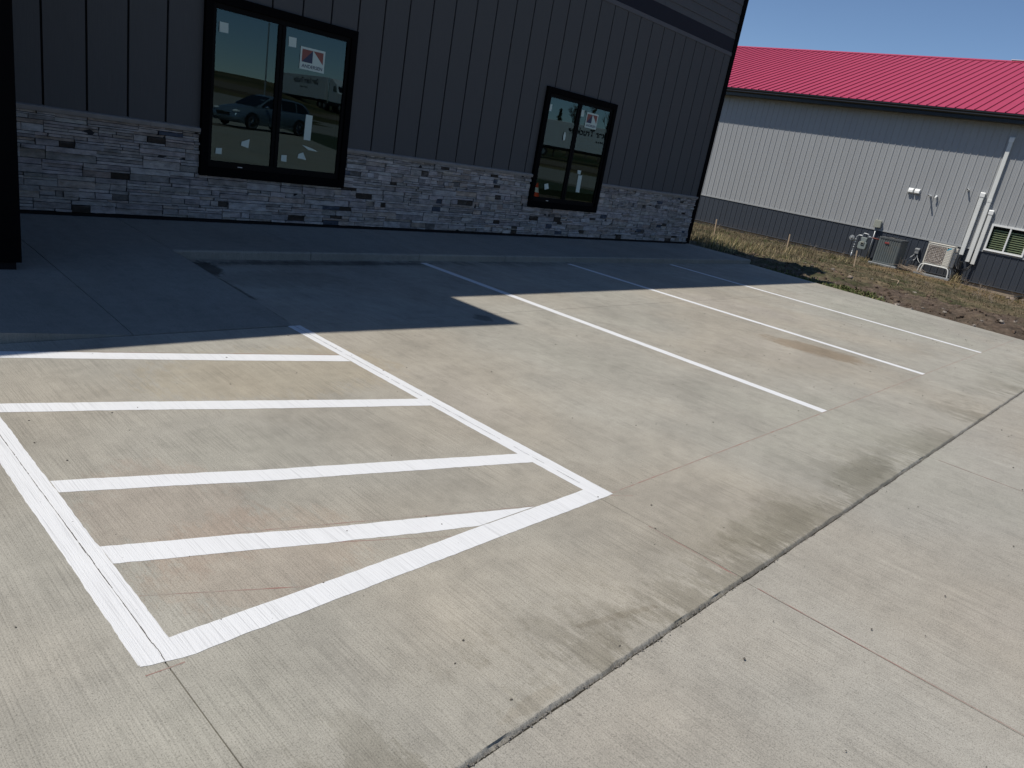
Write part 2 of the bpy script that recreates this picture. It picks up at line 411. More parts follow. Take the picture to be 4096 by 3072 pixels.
S.view_settings.exposure = 0.0; S.view_settings.gamma = 1

# ------------------------------------------------------------------ ground setting
def edge_pts(a, b, jit, step=.04, seed=0.):
    a = Vector(a); b = Vector(b); n = max(1, int((b - a).length / step)); d = (b - a).normalized(); nrm = Vector((-d.y, d.x))
    out = []
    for k in range(n):
        p = a.lerp(b, k / n)
        q = noise.noise(Vector((p.x * 9 + seed, p.y * 9, seed))) * .6 + noise.noise(Vector((p.x * 31, p.y * 31 + seed, seed))) * .4
        if 0 < k: p = p + nrm * q * jit
        out.append(p)
    return out
def slab(mb, corners, jits, z=0., thick=.12, steps=None, seed=0., lip=None):
    """corners ccw; jits = edge roughness for each side; z may be a function"""
    pts = []
    for i, c in enumerate(corners):
        j = jits[i]
        pts += edge_pts(c, corners[(i + 1) % len(corners)], j, .035 if j > .004 else .25, seed + i * 7.3)
    zf = z if callable(z) else (lambda x, y: z)
    top = [(p.x, p.y, zf(p.x, p.y)) for p in pts]; bot = [(p.x, p.y, -thick) for p in pts]
    n = len(pts); o = len(mb.v)
    mb.add(top, [tuple(range(n))])
    mb.add(top + bot, [((i + 1) % n, i, i + n, (i + 1) % n + n) for i in range(n)])
G = .0020   # half joint
yc0, yc1, yc2 = .959, .968, .982
lot = MB()
slab(lot, [(.757 + G, yc2), (2.872 - G, yc2), (2.898 - G, 4.775), (.75 + G, 4.80)], [.0, .002, .002, .002], seed=1)
slab(lot, [(2.872 + G, yc2), (14.13, yc2), (14.26, 1.8), (14.66, 4.75 - G), (2.898 + G, 4.778 - G)], [.0, .006, .006, .002, .002], seed=2)
slab(lot, [(2.898 + G, 4.778 + G), (14.66, 4.75 + G), (15.10, 7.0), (3.0, 7.0)], [.002, .01, .0, .0], seed=3)
slab(lot, [(-9, yc2), (.757 - G, yc2), (.75 - G, 4.80), (-9, 4.80)], [.0, .002, .002, .0], seed=4)
def broken_edge(mb, xa, xb):
    """worn, chipped arris along the open joint"""
    n = int((xb - xa) / .006); vs = []
    for k in range(n + 1):
        x = xa + (xb - xa) * k / n
        q = noise.noise(Vector((x * 2.3, 1, 0))) * .7 + noise.noise(Vector((x * 11, 2, 0))) * .5 + noise.noise(Vector((x * 60, 3, 0))) * .35
        e = yc1 + q * .007; chip = max(0, noise.noise(Vector((x * 7, 5, 0)))) ** 1.3 * .02 + abs(noise.noise(Vector((x * 45, 6, 0)))) * .004
        m_ = e + .006 + chip * .5
        vs += [(x, yc2, 0), (x, min(yc2 - .001, m_ + .004), -.0015 - chip * .1), (x, m_, -.005 - chip * .25), (x, e, -.012 - chip * .3), (x, e + .002, -.06)]
    mb.add(vs, [(k * 5 + j, k * 5 + j + 1, (k + 1) * 5 + j + 1, (k + 1) * 5 + j) for k in range(n) for j in range(4)])
broken_edge(lot, -.5, .757 - G); broken_edge(lot, .757 + G, 2.872 - G); broken_edge(lot, 2.872 + G, 14.13)
tag(lot.build('parking_lot', 'lot'), kind='structure')
drv = MB()
slab(drv, [(2.862 + G, -3), (5.76 - G, -3), (5.76 - G, yc0), (2.862 + G, yc0)], [0, .002, .008, .002], z=-.006, seed=5)
slab(drv, [(5.76 + G, -3), (15.6, -3), (14.13, yc0), (5.76 + G, yc0)], [0, .01, .008, .002], z=-.006, seed=6)
slab(drv, [(.757 + G, -3), (2.862 - G, -3), (2.862 - G, yc0), (.757 + G, yc0)], [0, .002, .008, .002], z=-.006, seed=7)
slab(drv, [(-9, -3), (.757 - G, -3), (.757 - G, yc0), (-9, yc0)], [0, .002, .008, 0], z=-.006, seed=8)
slab(drv, [(-9, -27), (24.5, -27), (18.4, -11.6), (15.6, -3 - .01), (-9, -3 - .01)], [0, 0, 0, 0, 0], z=-.006, seed=9)
tag(drv.build('driveway', 'drive'), kind='structure')
sub = MB(); sub.box(-9, 14.1, -26.5, 9, -.2, -.045)
tag(sub.build('subgrade_soil', 'sub'), kind='structure')
# crumbled grit lying in and along the open joint
gr = MB(); gc = []
for k in range(2600):
    x = uni(.9, 11); y = random.gauss(.965, .006); r = uni(.0010, .0032) * (1.2 if x > 6 else 1)
    gr.blob((x, y, -.012 + uni(0, .010)), r * uni(.8, 1.6), r, r * .8, seed=k, n=5, m=3, amp=.3)
tag(gr.build('joint_grit', simple('grit_grey', (.20, .185, .165), .9, .4, 60)), 'fine crumbled concrete grit lying along the open joint across the lot', 'grit', kind='stuff')
# loose pebbles on the slabs
pb = MB()
for k in range(330):
    x = uni(.3, 13.5); y = uni(-.5, 4.6); r = uni(.0015, .0042) * (1 + x * .06)
    pb.blob((x, y, r * .3), r * uni(.8, 1.5), r, r * .6, seed=k, n=6, m=4, amp=.35)
tag(pb.build('loose_gravel', simple('pebble_dark', (.10, .09, .075), .9, .4, 40)), 'scattered small dark pebbles and grit on the parking lot', 'gravel', kind='stuff')

# raised walkway with kerb and flush ramp
def hz(x, y):
    """height of the walkway slab"""
    back = min(1., max(0., (y - 4.8) / 2.15))          # rises towards the building
    zb = .09 + .03 * max(0., (y - 6.97) / 1.5)
    if x > 3.0: return zb
    h = zb * (back ** .85)
    if x < 1.78:                                        # left flare up to full kerb height
        h += (zb - h) * min(1., (1.78 - x) / .95) * .92
    return h
walk = MB()
def walk_grid(x0, x1, y0, y1, nx, ny, skirt=True):
    vs = []; fs = []
    for j in range(ny + 1):
        for i in range(nx + 1):
            x = x0 + (x1 - x0) * i / nx; y = y0 + (y1 - y0) * j / ny
            vs.append((x, y, hz(x, y)))
    for j in range(ny):
        for i in range(nx):
            a = j * (nx + 1) + i; fs.append((a, a + 1, a + nx + 2, a + nx + 1))
    walk.add(vs, fs)
    ring = [(i, 0) for i in range(nx)] + [(nx, j) for j in range(ny)] + [(i, ny) for i in range(nx, 0, -1)] + [(0, j) for j in range(ny, 0, -1)]
    t = [vs[j * (nx + 1) + i] for i, j in ring]; n = len(t)
    walk.add(t + [(p[0], p[1], -.1) for p in t], [((k + 1) % n, k, k + n, (k + 1) % n + n) for k in range(n)])
g = .003
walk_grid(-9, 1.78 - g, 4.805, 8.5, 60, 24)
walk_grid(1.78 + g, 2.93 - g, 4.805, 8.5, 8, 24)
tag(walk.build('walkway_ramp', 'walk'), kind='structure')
walk = MB()
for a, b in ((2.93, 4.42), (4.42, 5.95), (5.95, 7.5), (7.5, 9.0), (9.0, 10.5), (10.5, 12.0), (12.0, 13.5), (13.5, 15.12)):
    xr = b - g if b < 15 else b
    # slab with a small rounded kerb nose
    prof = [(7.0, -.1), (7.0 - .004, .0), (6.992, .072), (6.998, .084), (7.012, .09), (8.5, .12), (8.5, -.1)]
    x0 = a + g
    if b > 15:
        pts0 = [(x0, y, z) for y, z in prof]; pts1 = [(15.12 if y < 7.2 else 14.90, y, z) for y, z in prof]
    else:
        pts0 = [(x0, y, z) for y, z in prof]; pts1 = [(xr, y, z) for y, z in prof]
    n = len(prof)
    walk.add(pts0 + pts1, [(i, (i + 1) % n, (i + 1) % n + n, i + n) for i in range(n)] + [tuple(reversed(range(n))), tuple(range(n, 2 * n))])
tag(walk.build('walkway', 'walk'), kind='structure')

# ------------------------------------------------------------------ painted markings
def stripe(mb, pl, pr, z=.0008, jit=.0028, step=.02):
    """pl, pr: left and right edge end points (a->b)"""
    la, lb = Vector(pl[0]), Vector(pl[1]); ra, rb = Vector(pr[0]), Vector(pr[1])
    n = max(2, int((lb - la).length / step)); vs = []
    d = (lb - la).normalized(); nr = Vector((-d.y, d.x))
    for k in range(n + 1):
        t = k / n; s1 = la.lerp(lb, t); s2 = ra.lerp(rb, t)
        q1 = noise.noise(Vector((s1.x * 23, s1.y * 23, 1))) + .6 * noise.noise(Vector((s1.x * 61, s1.y * 61, 5))) + 1.2 * noise.noise(Vector((s1.x * 4, s1.y * 4, 2)))
        q2 = noise.noise(Vector((s2.x * 23, s2.y * 23, 9))) + .6 * noise.noise(Vector((s2.x * 61, s2.y * 61, 3))) + 1.2 * noise.noise(Vector((s2.x * 4, s2.y * 4, 7)))
        a = s1 + nr * q1 * jit; b = s2 + nr * q2 * jit
        vs += [(a.x, a.y, z), (b.x, b.y, z)]
    mb.add(vs, [(2 * k, 2 * k + 1, 2 * k + 3, 2 * k + 2) for k in range(n)])
for (name, x0, x0f, lab) in (('B', 5.862, 5.895, 'white stall line nearest the hatched aisle, crossing under the shadow step'),
                             ('C', 8.712, 8.765, 'middle white stall line, ending beside the small brown stain'),
                             ('D', 11.50, 11.70, 'white stall line nearest the dirt edge of the lot')):
    mb = MB(); stripe(mb, ((x0, 1.785), (x0f, 6.90)), ((x0 + .103, 1.785), (x0f + .103, 6.90)))
    tag(mb.build('parking_line', 'paint', loc=(x0 + .05, 1.785, .0)), lab, 'painted line', 'white lines between the stalls')
ha = thing('hatched_aisle', (1.85, 3.2, 0), 'white hatched access aisle marking in front of the ramp', 'road marking')
def crazed(mb, x0, x1, y0, y1, keep):
    """hairline where the sealed joint shows through the paint, broken into dashes"""
    y = y0
    while y < y1:
        l = uni(.01, .05)
        if noise.noise(Vector((x0 * 3, y * 6, 8))) + uni(-.3, .3) < keep:
            xx = x0 + (x1 - x0) * (y - y0) / (y1 - y0) + noise.noise(Vector((0, y * 14, 3))) * .003; w_ = uni(.0006, .0016)
            mb.add([(xx - w_, y, .0018), (xx + w_, y, .0018), (xx + w_ + uni(-.001, .001), y + l, .0018), (xx - w_, y + l, .0018)], [(0, 1, 2, 3)], 1)
        y += l
mb = MB(); stripe(mb, ((2.868, 1.87), (2.878, 4.785)), ((2.985, 1.80), (2.982, 4.785))); crazed(mb, 2.915, 2.93, 1.85, 4.75, .35)
mb.build('border_line', ['paint', 'sub'], ha)
mb = MB(); stripe(mb, ((.690, 1.80), (.690, 4.72)), ((.806, 1.87), (.800, 4.72))); crazed(mb, .757, .752, 1.78, 4.7, .5)
mb.build('border_line', ['paint', 'sub'], ha)
mb = MB(); stripe(mb, ((.80, 1.765), (2.86, 1.765)), ((.80, 1.872), (2.92, 1.872)), z=.0012); stripe(mb, ((2.86, 1.765), (2.985, 1.765)), ((2.92, 1.872), (2.985, 1.83)), z=.0012, step=.01)
stripe(mb, ((.692, 1.792), (.80, 1.765)), ((.692, 1.83), (.80, 1.872)), z=.0012, step=.01)
mb.build('border_line', 'paint', ha)
HS = [((.806, 4.72), (1.02, 4.662), (2.30, 4.255), (2.872, 4.075), (.806, 4.615), (.99, 4.555), (2.24, 4.14), (2.872, 3.945)),
      ((.806, 3.905), (1.4, 3.71), (1.92, 3.53), (2.872, 3.205), (.806, 3.79), (1.4, 3.59), (1.87, 3.42), (2.872, 3.088)),
      ((.806, 3.02), (1.2, 2.89), (1.53, 2.77), (2.872, 2.340), (.806, 2.91), (1.2, 2.775), (1.48, 2.67), (2.872, 2.225)),
      ((.806, 2.46), (1.2, 2.325), (1.55, 2.19), (2.50, 1.876), (.806, 2.335), (1.2, 2.195), (1.49, 2.09), (2.14, 1.876))]
for hs in HS:
    mb = MB()
    for k in range(3): stripe(mb, (hs[k], hs[k + 1]), (hs[k + 4], hs[k + 5]), z=.0009, step=.02)
    mb.build('hatch_stripe', 'paint', ha)
# red chalk snap lines
ch = MB()
def chalk(a, b, wd=.005, z=.0005): 
    a = Vector(a); b = Vector(b); d = (b - a).normalized(); nn = Vector((-d.y, d.x)) * wd / 2
    stripe(ch, (a - nn, b - nn), (a + nn, b + nn), z=z, jit=.0018, step=.06)
chalk((2.99, 1.775), (14.24, 1.79), .007); chalk((.81, 2.118), (1.30, 1.876), .004); chalk((1.45, 2.115), (1.97, 1.876), .0035)
chalk((1.2, 2.337), (2.5, 1.884), .004); chalk((.81, 4.735), (2.87, 4.09), .005)
chalk((2.96, 1.76), (3.07, 1.70), .006); chalk((.69, 1.75), (.80, 1.745), .005)
for a, b in (((2.87, 1.47), (2.862, 1.0)), ((2.865, .9), (2.87, -.4)), ((5.765, .9), (5.765, .3))): chalk(a, b, .0065, .0005 if a[1] > 1 else -.0054)
tag(ch.build('chalk_line', 'chalk'), 'thin red chalk layout lines snapped across the concrete', 'chalk marks')

# ------------------------------------------------------------------ dark commercial building
YW = 8.44
A = thing('commercial_building', (8, YW, .1), 'dark grey panelled building with stone base and two black windows', 'building')
WIN = [(3.79, 5.69, .645, 2.535), (9.31, 11.20, .62, 2.52)]
def cut_x(x0, x1, z0, z1, margin=0.0):
    """vertical segments of a strip x0..x1 not covered by windows"""
    segs = [(x0, x1, z0, z1)]
    for wx0, wx1, wz0, wz1 in WIN:
        wx0 += margin; wx1 -= margin; wz0 += margin; wz1 -= margin; new = []
        for (a, b, c, d) in segs:
            if b <= wx0 or a >= wx1 or d <= wz0 or c >= wz1: new.append((a, b, c, d)); continue
            if a < wx0: new.append((a, wx0, c, d))
            if b > wx1: new.append((wx1, b, c, d))
            aa, bb = max(a, wx0), min(b, wx1)
            if c < wz0: new.append((aa, bb, c, wz0))
            if d > wz1: new.append((aa, bb, wz1, d))
        segs = new
    return segs
# back shell walls
mb = MB()
H1, H2, XS = 7.3, 5.45, 12.4  # right wall top stepped lower out of view to shrink its cast shadow
for a, b, c, d in cut_x(-9, XS, .0, H1, .05) + cut_x(XS, 14.80, 0, H2, .05): mb.box(a, b, YW, YW + .15, c, d)
mb.box(14.65, 14.80, YW + .15, 22, 0, H2); mb.box(XS - .15, XS - .001, YW + .15, 22, H2, H1); mb.box(-9, XS, 22, 22.15, 0, H1); mb.box(-9, -8.85, YW + .15, 22, 0, H1)
mb.build('wall', 'flash', A)
mb = MB(); mb.box(-9.1, XS + .04, YW - .04, 22.2, H1, H1 + .08); mb.box(XS + .04, 14.88, YW - .04, 22.2, H2, H2 + .08)
# raised roof over the left part whose edge throws the stepped shadow
Rf = mb.build('roof', 'gutter', A)
mb = MB()
xr, yf = 2.15, 7.07
prof = [(-9, 6.45 - .22 * 11.15), (xr, 6.45), (xr, 6.45 + .06), (-9, 6.51 - .22 * 11.15)]
mb.extrude([(x, yf, z) for x, z in prof], (0, 3.2, 0))
mb.build('canopy_roof', 'gutter', A)
# grooved vertical panels
mb = MB(); pitch = .38054; x = 2.28 - pitch * 29
GV = .0105
while x < 14.72:
    a = x + GV; b = min(x + pitch - GV, 14.72)
    if b - a > .02:
        for (p, q, c, d) in cut_x(a, b, 1.15, 4.0): mb.box(p, q, YW - .022, YW + .001, c, d)
    x += pitch
mb.build('panel_siding', 'siding', A)
mb = MB(); mb.box(-9, 14.72, YW - .032, YW, 4.0, 4.07); mb.build('trim_board', 'ltrim', A, bevel=.002)
mb = MB(); mb.box(-9, 14.72, YW - .026, YW, 4.073, 4.322); mb.build('frieze_board', 'frieze', A)
# horizontal lap siding above
mb = MB(); z = 4.322; k = 0
while z < H1:
    z1 = z + (.118 if k == 0 else .169); xs = [-9.0]
    xx = -9 + uni(.5, 3.5)
    while xx < 14.3: xs.append(xx); xx += 3.66
    if k == 2: xs = [v for v in xs if v < 12.8] + [14.256]
    if k == 3: xs = [v for v in xs if v < 13] + [13.647]
    xs.append(14.72 if z1 < H2 else XS)
    xs = [v for v in xs if v <= xs[-1]]
    for a, b in zip(xs[:-1], xs[1:]):
        mb.extrude([(a + .002, YW, z), (a + .002, YW - .024, z + .001), (a + .002, YW - .012, z1 + .004), (a + .002, YW, z1 + .004)], (b - a - .004, 0, 0))
    z = z1; k += 1
mb.build('lap_siding', 'lap', A)
mb = MB(); mb.box(14.72, 14.862, YW - .04, YW + .12, .13, H2 - .002); mb.build('corner_board', 'black', A, bevel=.003)
# stacked stone veneer
sv = MB(); sc = []
def stone_tint(big=False):
    r = random.random()
    if big and r < .075: c = (.040, .032, .025)
    elif big and r < .095: c = (.055, .048, .04)
    elif big and r < .125: c = (.055, .066, .088)
    elif big and r < .15: c = (.11, .105, .098)
    else:
        g_ = uni(.21, .37); c = (g_ * uni(1.02, 1.10), g_, g_ * uni(.92, 1.0))
        if random.random() < .12: c = (c[0] * .98, c[1] * .90, c[2] * .82)
    return c
def put_stone(x0, x1, z0, z1, tint=None):
    for (a, b, c, d) in cut_x(x0, x1, z0, z1):
        if b - a < .012 or d - c < .006: continue
        g_ = .0028; dp = uni(.020, .052); t = tint or stone_tint(d - c > .038 and b - a > .07 and b - a < .26); nx = max(2, int((b - a) / .06)); nz = 2 if d - c > .05 else 1
        o = len(sv.v); vs = []; 
        sl_ = uni(-.012, .012) if (b - a) > .1 and d - c > .05 and random.random() < .3 else 0
        for j in range(nz + 1):
            for i in range(nx + 1):
                u = i / nx; v_ = j / nz
                xx = a + g_ + (b - a - 2 * g_) * u + (sl_ * (v_ - .5) if i in (0, nx) else 0)
                zz = c + g_ + (d - c - 2 * g_) * v_ + (noise.noise(Vector((xx * 14, c * 31, j * 3))) * .0035)
                yy = YW - dp - noise.noise(Vector((xx * 11, zz * 17, dp * 100))) * .008
                vs.append((xx, yy, zz))
        nf = len(vs); back = [(p[0], YW - .004, p[2]) for p in vs]
        fs = []
        W_ = nx + 1
        for j in range(nz):
            for i in range(nx): q = j * W_ + i; fs.append((q, q + 1, q + W_ + 1, q + W_))
        ring = list(range(0, nx + 1)) + [nx + W_ * j for j in range(1, nz + 1)] + [nz * W_ + i for i in range(nx - 1, -1, -1)] + [W_ * j for j in range(nz - 1, 0, -1)]
        for i in range(len(ring)):
            p, q = ring[i], ring[(i + 1) % len(ring)]; fs.append((q, p, p + nf, q + nf))
        sv.add(vs + back, fs); sc.extend([t] * (2 * nf))
zb, zt = .155, 1.10
rows = []; z = zb
while z < zt - .01:
    h = uni(.11, .15)
    if z + h > zt - .05: h = zt - z
    rows.append((z, z + h)); z += h
for (z0, z1) in rows:
    x = 1.0 + uni(0, .3)
    while x < 14.72:
        w_ = uni(.26, .50); x1 = min(x + w_, 14.72); hh = z1 - z0
        mode = random.random()
        def lay(za, zb_, n):
            cuts = sorted([x + (x1 - x) * (k + uni(-.22, .22)) / n for k in range(1, n)])
            e = [x] + cuts + [x1]
            for p, q in zip(e[:-1], e[1:]): put_stone(p, q, za, zb_)
        if mode < .30:
            a = z0 + hh * uni(.5, .72); lay(z0, a, random.choice((1, 2, 2))); lay(a, z1, random.choice((1, 1, 2)))
        elif mode < .62:
            a = z0 + hh * uni(.18, .26); b = a + hh * uni(.45, .55); lay(z0, a, random.choice((1, 2))); lay(a, b, random.choice((1, 2, 3))); lay(b, z1, random.choice((1, 2)))
        elif mode < .85:
            a = z0 + hh * uni(.42, .55); b = a + hh * uni(.17, .25); lay(z0, a, random.choice((1, 2))); lay(a, b, 1); lay(b, z1, random.choice((2, 3)))
        else:
            n = 4; e = [z0 + hh * k / n for k in range(n + 1)]
            for k in range(n): lay(e[k], e[k + 1], random.choice((1, 2)))
        x = x1
sv.build('stone_veneer', 'stone', A, colors=sc)
mb = MB()
for a, b, c, d in cut_x(-9, 14.72, .155, 1.1): mb.box(a, b, YW - .018, YW - .0035, c, d)
mb.build('mortar_bed', 'mortar', A)
# limestone ledge in pieces
for (xa, xb) in ((1.0, 3.789), (5.691, 9.309), (11.201, 14.74)):
  mb = MB(); x = xa
  while x < xb - .02:
    x1 = min(x + uni(.55, .92), xb)
    for (a, b, c, d) in cut_x(x, x1, 1.10, 1.158):
        dp = uni(.062, .070)
        if b - a > .03:
            n = max(1, int((b - a) / .08)); P = []
            for i in range(n + 1):
                xx = a + .0012 + (b - a - .0024) * i / n; q = noise.noise(Vector((xx * 9, 3, 0))) * .004
                P.append((xx, q))
            vs = []
            for xx, q in P: vs += [(xx, YW, 1.10), (xx, YW - dp + q + .006, 1.101), (xx, YW - dp + q, 1.135), (xx, YW - dp + .008 + q, 1.146), (xx, YW, 1.160)]
            fs = []
            for i in range(n):
                for k in range(5): fs.append((i * 5 + k, i * 5 + (k + 1) % 5, (i + 1) * 5 + (k + 1) % 5, (i + 1) * 5 + k))
            fs += [(4, 3, 2, 1, 0), tuple(n * 5 + k for k in range(5))]
            mb.add(vs, fs)
    x = x1
  mb.build('stone_ledge', 'ledge', A)
mb = MB(); mb.box(1.0, 14.72, YW - .036, YW, .10, .150); mb.build('base_flashing', 'flash', A)
# projecting entry wall at the far left
PW = 6.268
mb = MB(); mb.box(-6, 1.39, PW + .03, 8.4, .1, 4.2); mb.build('entry_wall', 'siding', A)
mb = MB(); mb.box(1.392, 1.532, PW, PW + .16, .13, 4.2); mb.box(-6, 1.392, PW + .004, PW + .05, .155, .245); mb.box(1.50, 1.53, PW + .16, 8.4, .13, 4.2)
mb.build('entry_trim', 'black', A, bevel=.003)
mb = MB(); mb.box(-6, 1.50, PW + .02, PW + .06, .075, .13); mb.build('entry_flashing', 'flash', A)

def rectframe(mb, x0, x1, z0, z1, wl, wr, wb, wt, y0, y1, mi=0):
    mb.box(x0, x0 + wl, y0, y1, z0, z1, mi); mb.box(x1 - wr, x1, y0, y1, z0, z1, mi)
    mb.box(x0 + wl, x1 - wr, y0, y1, z0, z0 + wb, mi); mb.box(x0 + wl, x1 - wr, y0, y1, z1 - wt, z1, mi)
PAPERS = {0: [('sticker', [(3.957, 2.266), (4.055, 2.268), (4.057, 2.168), (3.958, 2.165)]), ('sticker', [(4.778, 2.29), (4.876, 2.292), (4.879, 2.190), (4.782, 2.186)]),
              ('paper_strip', [(5.077, 1.474), (5.169, 1.473), (5.163, 1.177), (5.069, 1.179)]), ('paper_scrap', [(4.277, 1.061), (4.372, 1.099), (4.361, .996), (4.269, 1.017)]),
              ('paper_scrap', [(3.975, .957), (4.045, .962), (4.044, .895), (3.972, .896)]), ('paper_scrap', [(4.788, .965), (4.858, .972), (4.86, .892), (4.786, .895)]),
              ('paper_scrap', [(5.016, 1.003), (5.078, 1.028), (5.127, .941), (5.007, .953)]), ('paper_scrap', [(5.054, 1.116), (5.197, 1.088), (5.283, 1.058), (5.148, 1.064)])],
          1: [('sticker', [(9.405, 2.262), (9.502, 2.264), (9.504, 2.162), (9.409, 2.158)]), ('sticker', [(10.255, 2.299), (10.344, 2.301), (10.345, 2.195), (10.253, 2.193)]),
              ('paper_strip', [(10.512, 1.235), (10.617, 1.24), (10.629, .944), (10.524, .944)]), ('paper_scrap', [(10.461, 1.319), (10.569, 1.319), (10.558, 1.25), (10.481, 1.258)]),
              ('paper_scrap', [(9.655, 1.011), (9.747, 1.032), (9.787, .948), (9.687, .923)]), ('paper_scrap', [(9.925, 1.895), (9.955, 1.89), (9.972, 1.83), (9.970, 1.765), (9.925, 1.755), (9.912, 1.83)])]}
LOGO = {0: (4.938, 1.975, .332, .246), 1: (10.421, 2.035, .325, .248)}
for wi, (x0, x1, z0, z1) in enumerate(WIN):
    mb = MB(); rectframe(mb, x0, x1, z0, z1, .085, .085, .10, .09, YW - .075, YW - .0)
    W = mb.build('window', 'black', A, bevel=.003)
    a, b, c, d = x0 + .086, x1 - .086, z0 + .101, z1 - .091
    mb = MB(); rectframe(mb, a, b, c, d, .042, .042, .07, .055, YW - .050, YW + .06)
    xm = (3.914 + 5.494) / 2 - 3.79 + x0 - .012
    mb.box(xm - .047, xm - .004, YW - .042, YW + .05, c + .071, d - .056); mb.box(xm, xm + .046, YW - .048, YW + .05, c + .071, d - .056)
    mb.build('frame', 'vinyl', W, bevel=.002)
    for (p, q, yy) in ((a + .043, xm - .048, YW - .028), (xm + .047, b - .043, YW - .034)):
        mb = MB(); mb.quad((p, yy, c + .071), (q, yy, c + .071), (q, yy, d - .056), (p, yy, d - .056))
        mb.build('pane', 'glass', W)
    for nm, pts in PAPERS[wi]:
        yy = YW - .0385
        mb = MB(); n_ = len(pts)
        P = [(px, yy + (.0 if k % 2 else .0), pz) for k, (px, pz) in enumerate(pts)]
        mb.poly(list(reversed(P))); mb.build(nm, 'sticker', W)
    lx, lz, lw, lh = LOGO[wi]; yy = YW - .0395
    mb = MB()
    def Q(pts, dy, mi): mb.poly([(lx + u * lw, yy - dy, lz + v * lh) for u, v in pts], mi)
    Q([(0, 0), (1, 0), (1, 1), (0, 1)], 0, 0)
    Q([(.07, .90), (.07, .33), (.50, .90)], .0008, 1); Q([(.07, .33), (.50, .33), (.50, .90)], .0008, 2); Q([(.52, .90), (.93, .36), (.93, .90)], .0008, 1)
    text_into(mb, 'ANDERSEN', (lx + .08 * lw, yy - .0008, lz + .085 * lh), (1, 0, 0), (0, 0, 1), lh * .16, lw * .84, 2, bold=.02)
    mb.build('logo_sticker', ['sticker', 'stred', 'stnavy'], W)
    mb = MB(); mb.box(a + .36, a + .415, YW - .056, YW - .0505, c + .022, c + .028); mb.build('latch', 'white', W)
    # dark room behind
    mb = MB(); X0, X1, Z0, Z1, Y0, Y1 = x0 - .6, x1 + .6, .15, 3.2, YW + .16, YW + 3
    mb.add([(X0, Y0, Z0), (X1, Y0, Z0), (X1, Y1, Z0), (X0, Y1, Z0), (X0, Y0, Z1), (X1, Y0, Z1), (X1, Y1, Z1), (X0, Y1, Z1)],
           [(0, 1, 2, 3), (7, 6, 5, 4), (1, 5, 6, 2), (2, 6, 7, 3), (3, 7, 4, 0)])
    mb.build('room', 'dark', A)

# ------------------------------------------------------------------ steel building with red roof
XW = 30.0
B = thing('steel_shop_building', (XW, 8, -.45), 'grey ribbed steel building with charcoal wainscot and red metal roof', 'building')
BY0, BY1 = -4.0, 32.0
WY0, WY1, WZ0, WZ1 = 4.51, 5.71, .85, 1.755           # its slider window
def rib_profile(y0, y1, base=9.398, pitch=.2286, hgt=.017, seam=False):
    """points (offset outwards, y) of a ribbed sheet"""
    pts = [(0, y0)]; k = math.ceil((y0 - base) / pitch)
    while base + k * pitch < y1:
        y = base + k * pitch
        for dy, o in ((-.014, 0), (-.010, hgt), (.010, hgt), (.014, 0)) if seam else ((-.022, 0), (-.010, hgt), (.010, hgt), (.022, 0), (.078, 0), (.084, .0035), (.096, .0035), (.102, 0), (.126, 0), (.132, .0035), (.144, .0035), (.150, 0)):
            if y0 < y + dy < y1: pts.append((o, y + dy))
        k += 1
    pts.append((0, y1)); return pts
def rib_sheet(mb, y0, y1, z0, z1, x=XW):
    P = rib_profile(y0, y1); n = len(P)
    vs = [(x - o, y, z0) for o, y in P] + [(x - o, y, z1) for o, y in P]
    mb.add(vs, [(i, i + n, i + n + 1, i + 1) for i in range(n - 1)])
mb = MB()
rib_sheet(mb, BY0, WY0, .83, 5.2); rib_sheet(mb, WY1, BY1, .83, 5.2); rib_sheet(mb, WY0, WY1, WZ1, 5.2)
mb.build('wall', 'wall2', B)
mb = MB(); rib_sheet(mb, BY0, BY1, -.27, .80); mb.build('wainscot', 'wain', B)
mb = MB()
mb.box(XW - .026, XW + .03, BY0, WY0 + .02, .795, .845); mb.box(XW - .026, XW + .03, WY1 - .02, BY1, .795, .845); mb.box(XW - .0, XW + .03, WY0, WY1, .795, .845)
mb.build('wainscot_trim', 'trim2', B)
mb = MB(); mb.extrude([(XW - .045, BY0, -.285), (XW - .005, BY0, -.262), (XW + .03, BY0, -.262), (XW + .03, BY0, -.295), (XW - .04, BY0, -.300)], (0, BY1 - BY0, 0)); mb.build('base_trim', 'basetrim', B)
mb = MB(); mb.box(XW + .01, XW + .3, BY0, BY1, -.9, -.296); mb.build('foundation', 'found', B)
mb = MB()
mb.box(XW + .30, XW + 18.8, BY0, BY0 + .1, -.5, 5.2); mb.box(XW + .30, XW + 18.8, BY1 - .1, BY1, -.5, 5.2); mb.box(XW + 18.7, XW + 18.8, BY0 + .1, BY1 - .1, -.5, 5.2)
mb.add([(XW + .3, BY0, 5.2), (XW + 18.8, BY0, 5.2), (XW + 9.25, BY0, 8.33)], [(0, 1, 2)]); mb.add([(XW + .3, BY1, 5.2), (XW + 18.8, BY1, 5.2), (XW + 9.25, BY1, 8.33)], [(0, 1, 2)])
mb.build('wall', 'wall2', B)
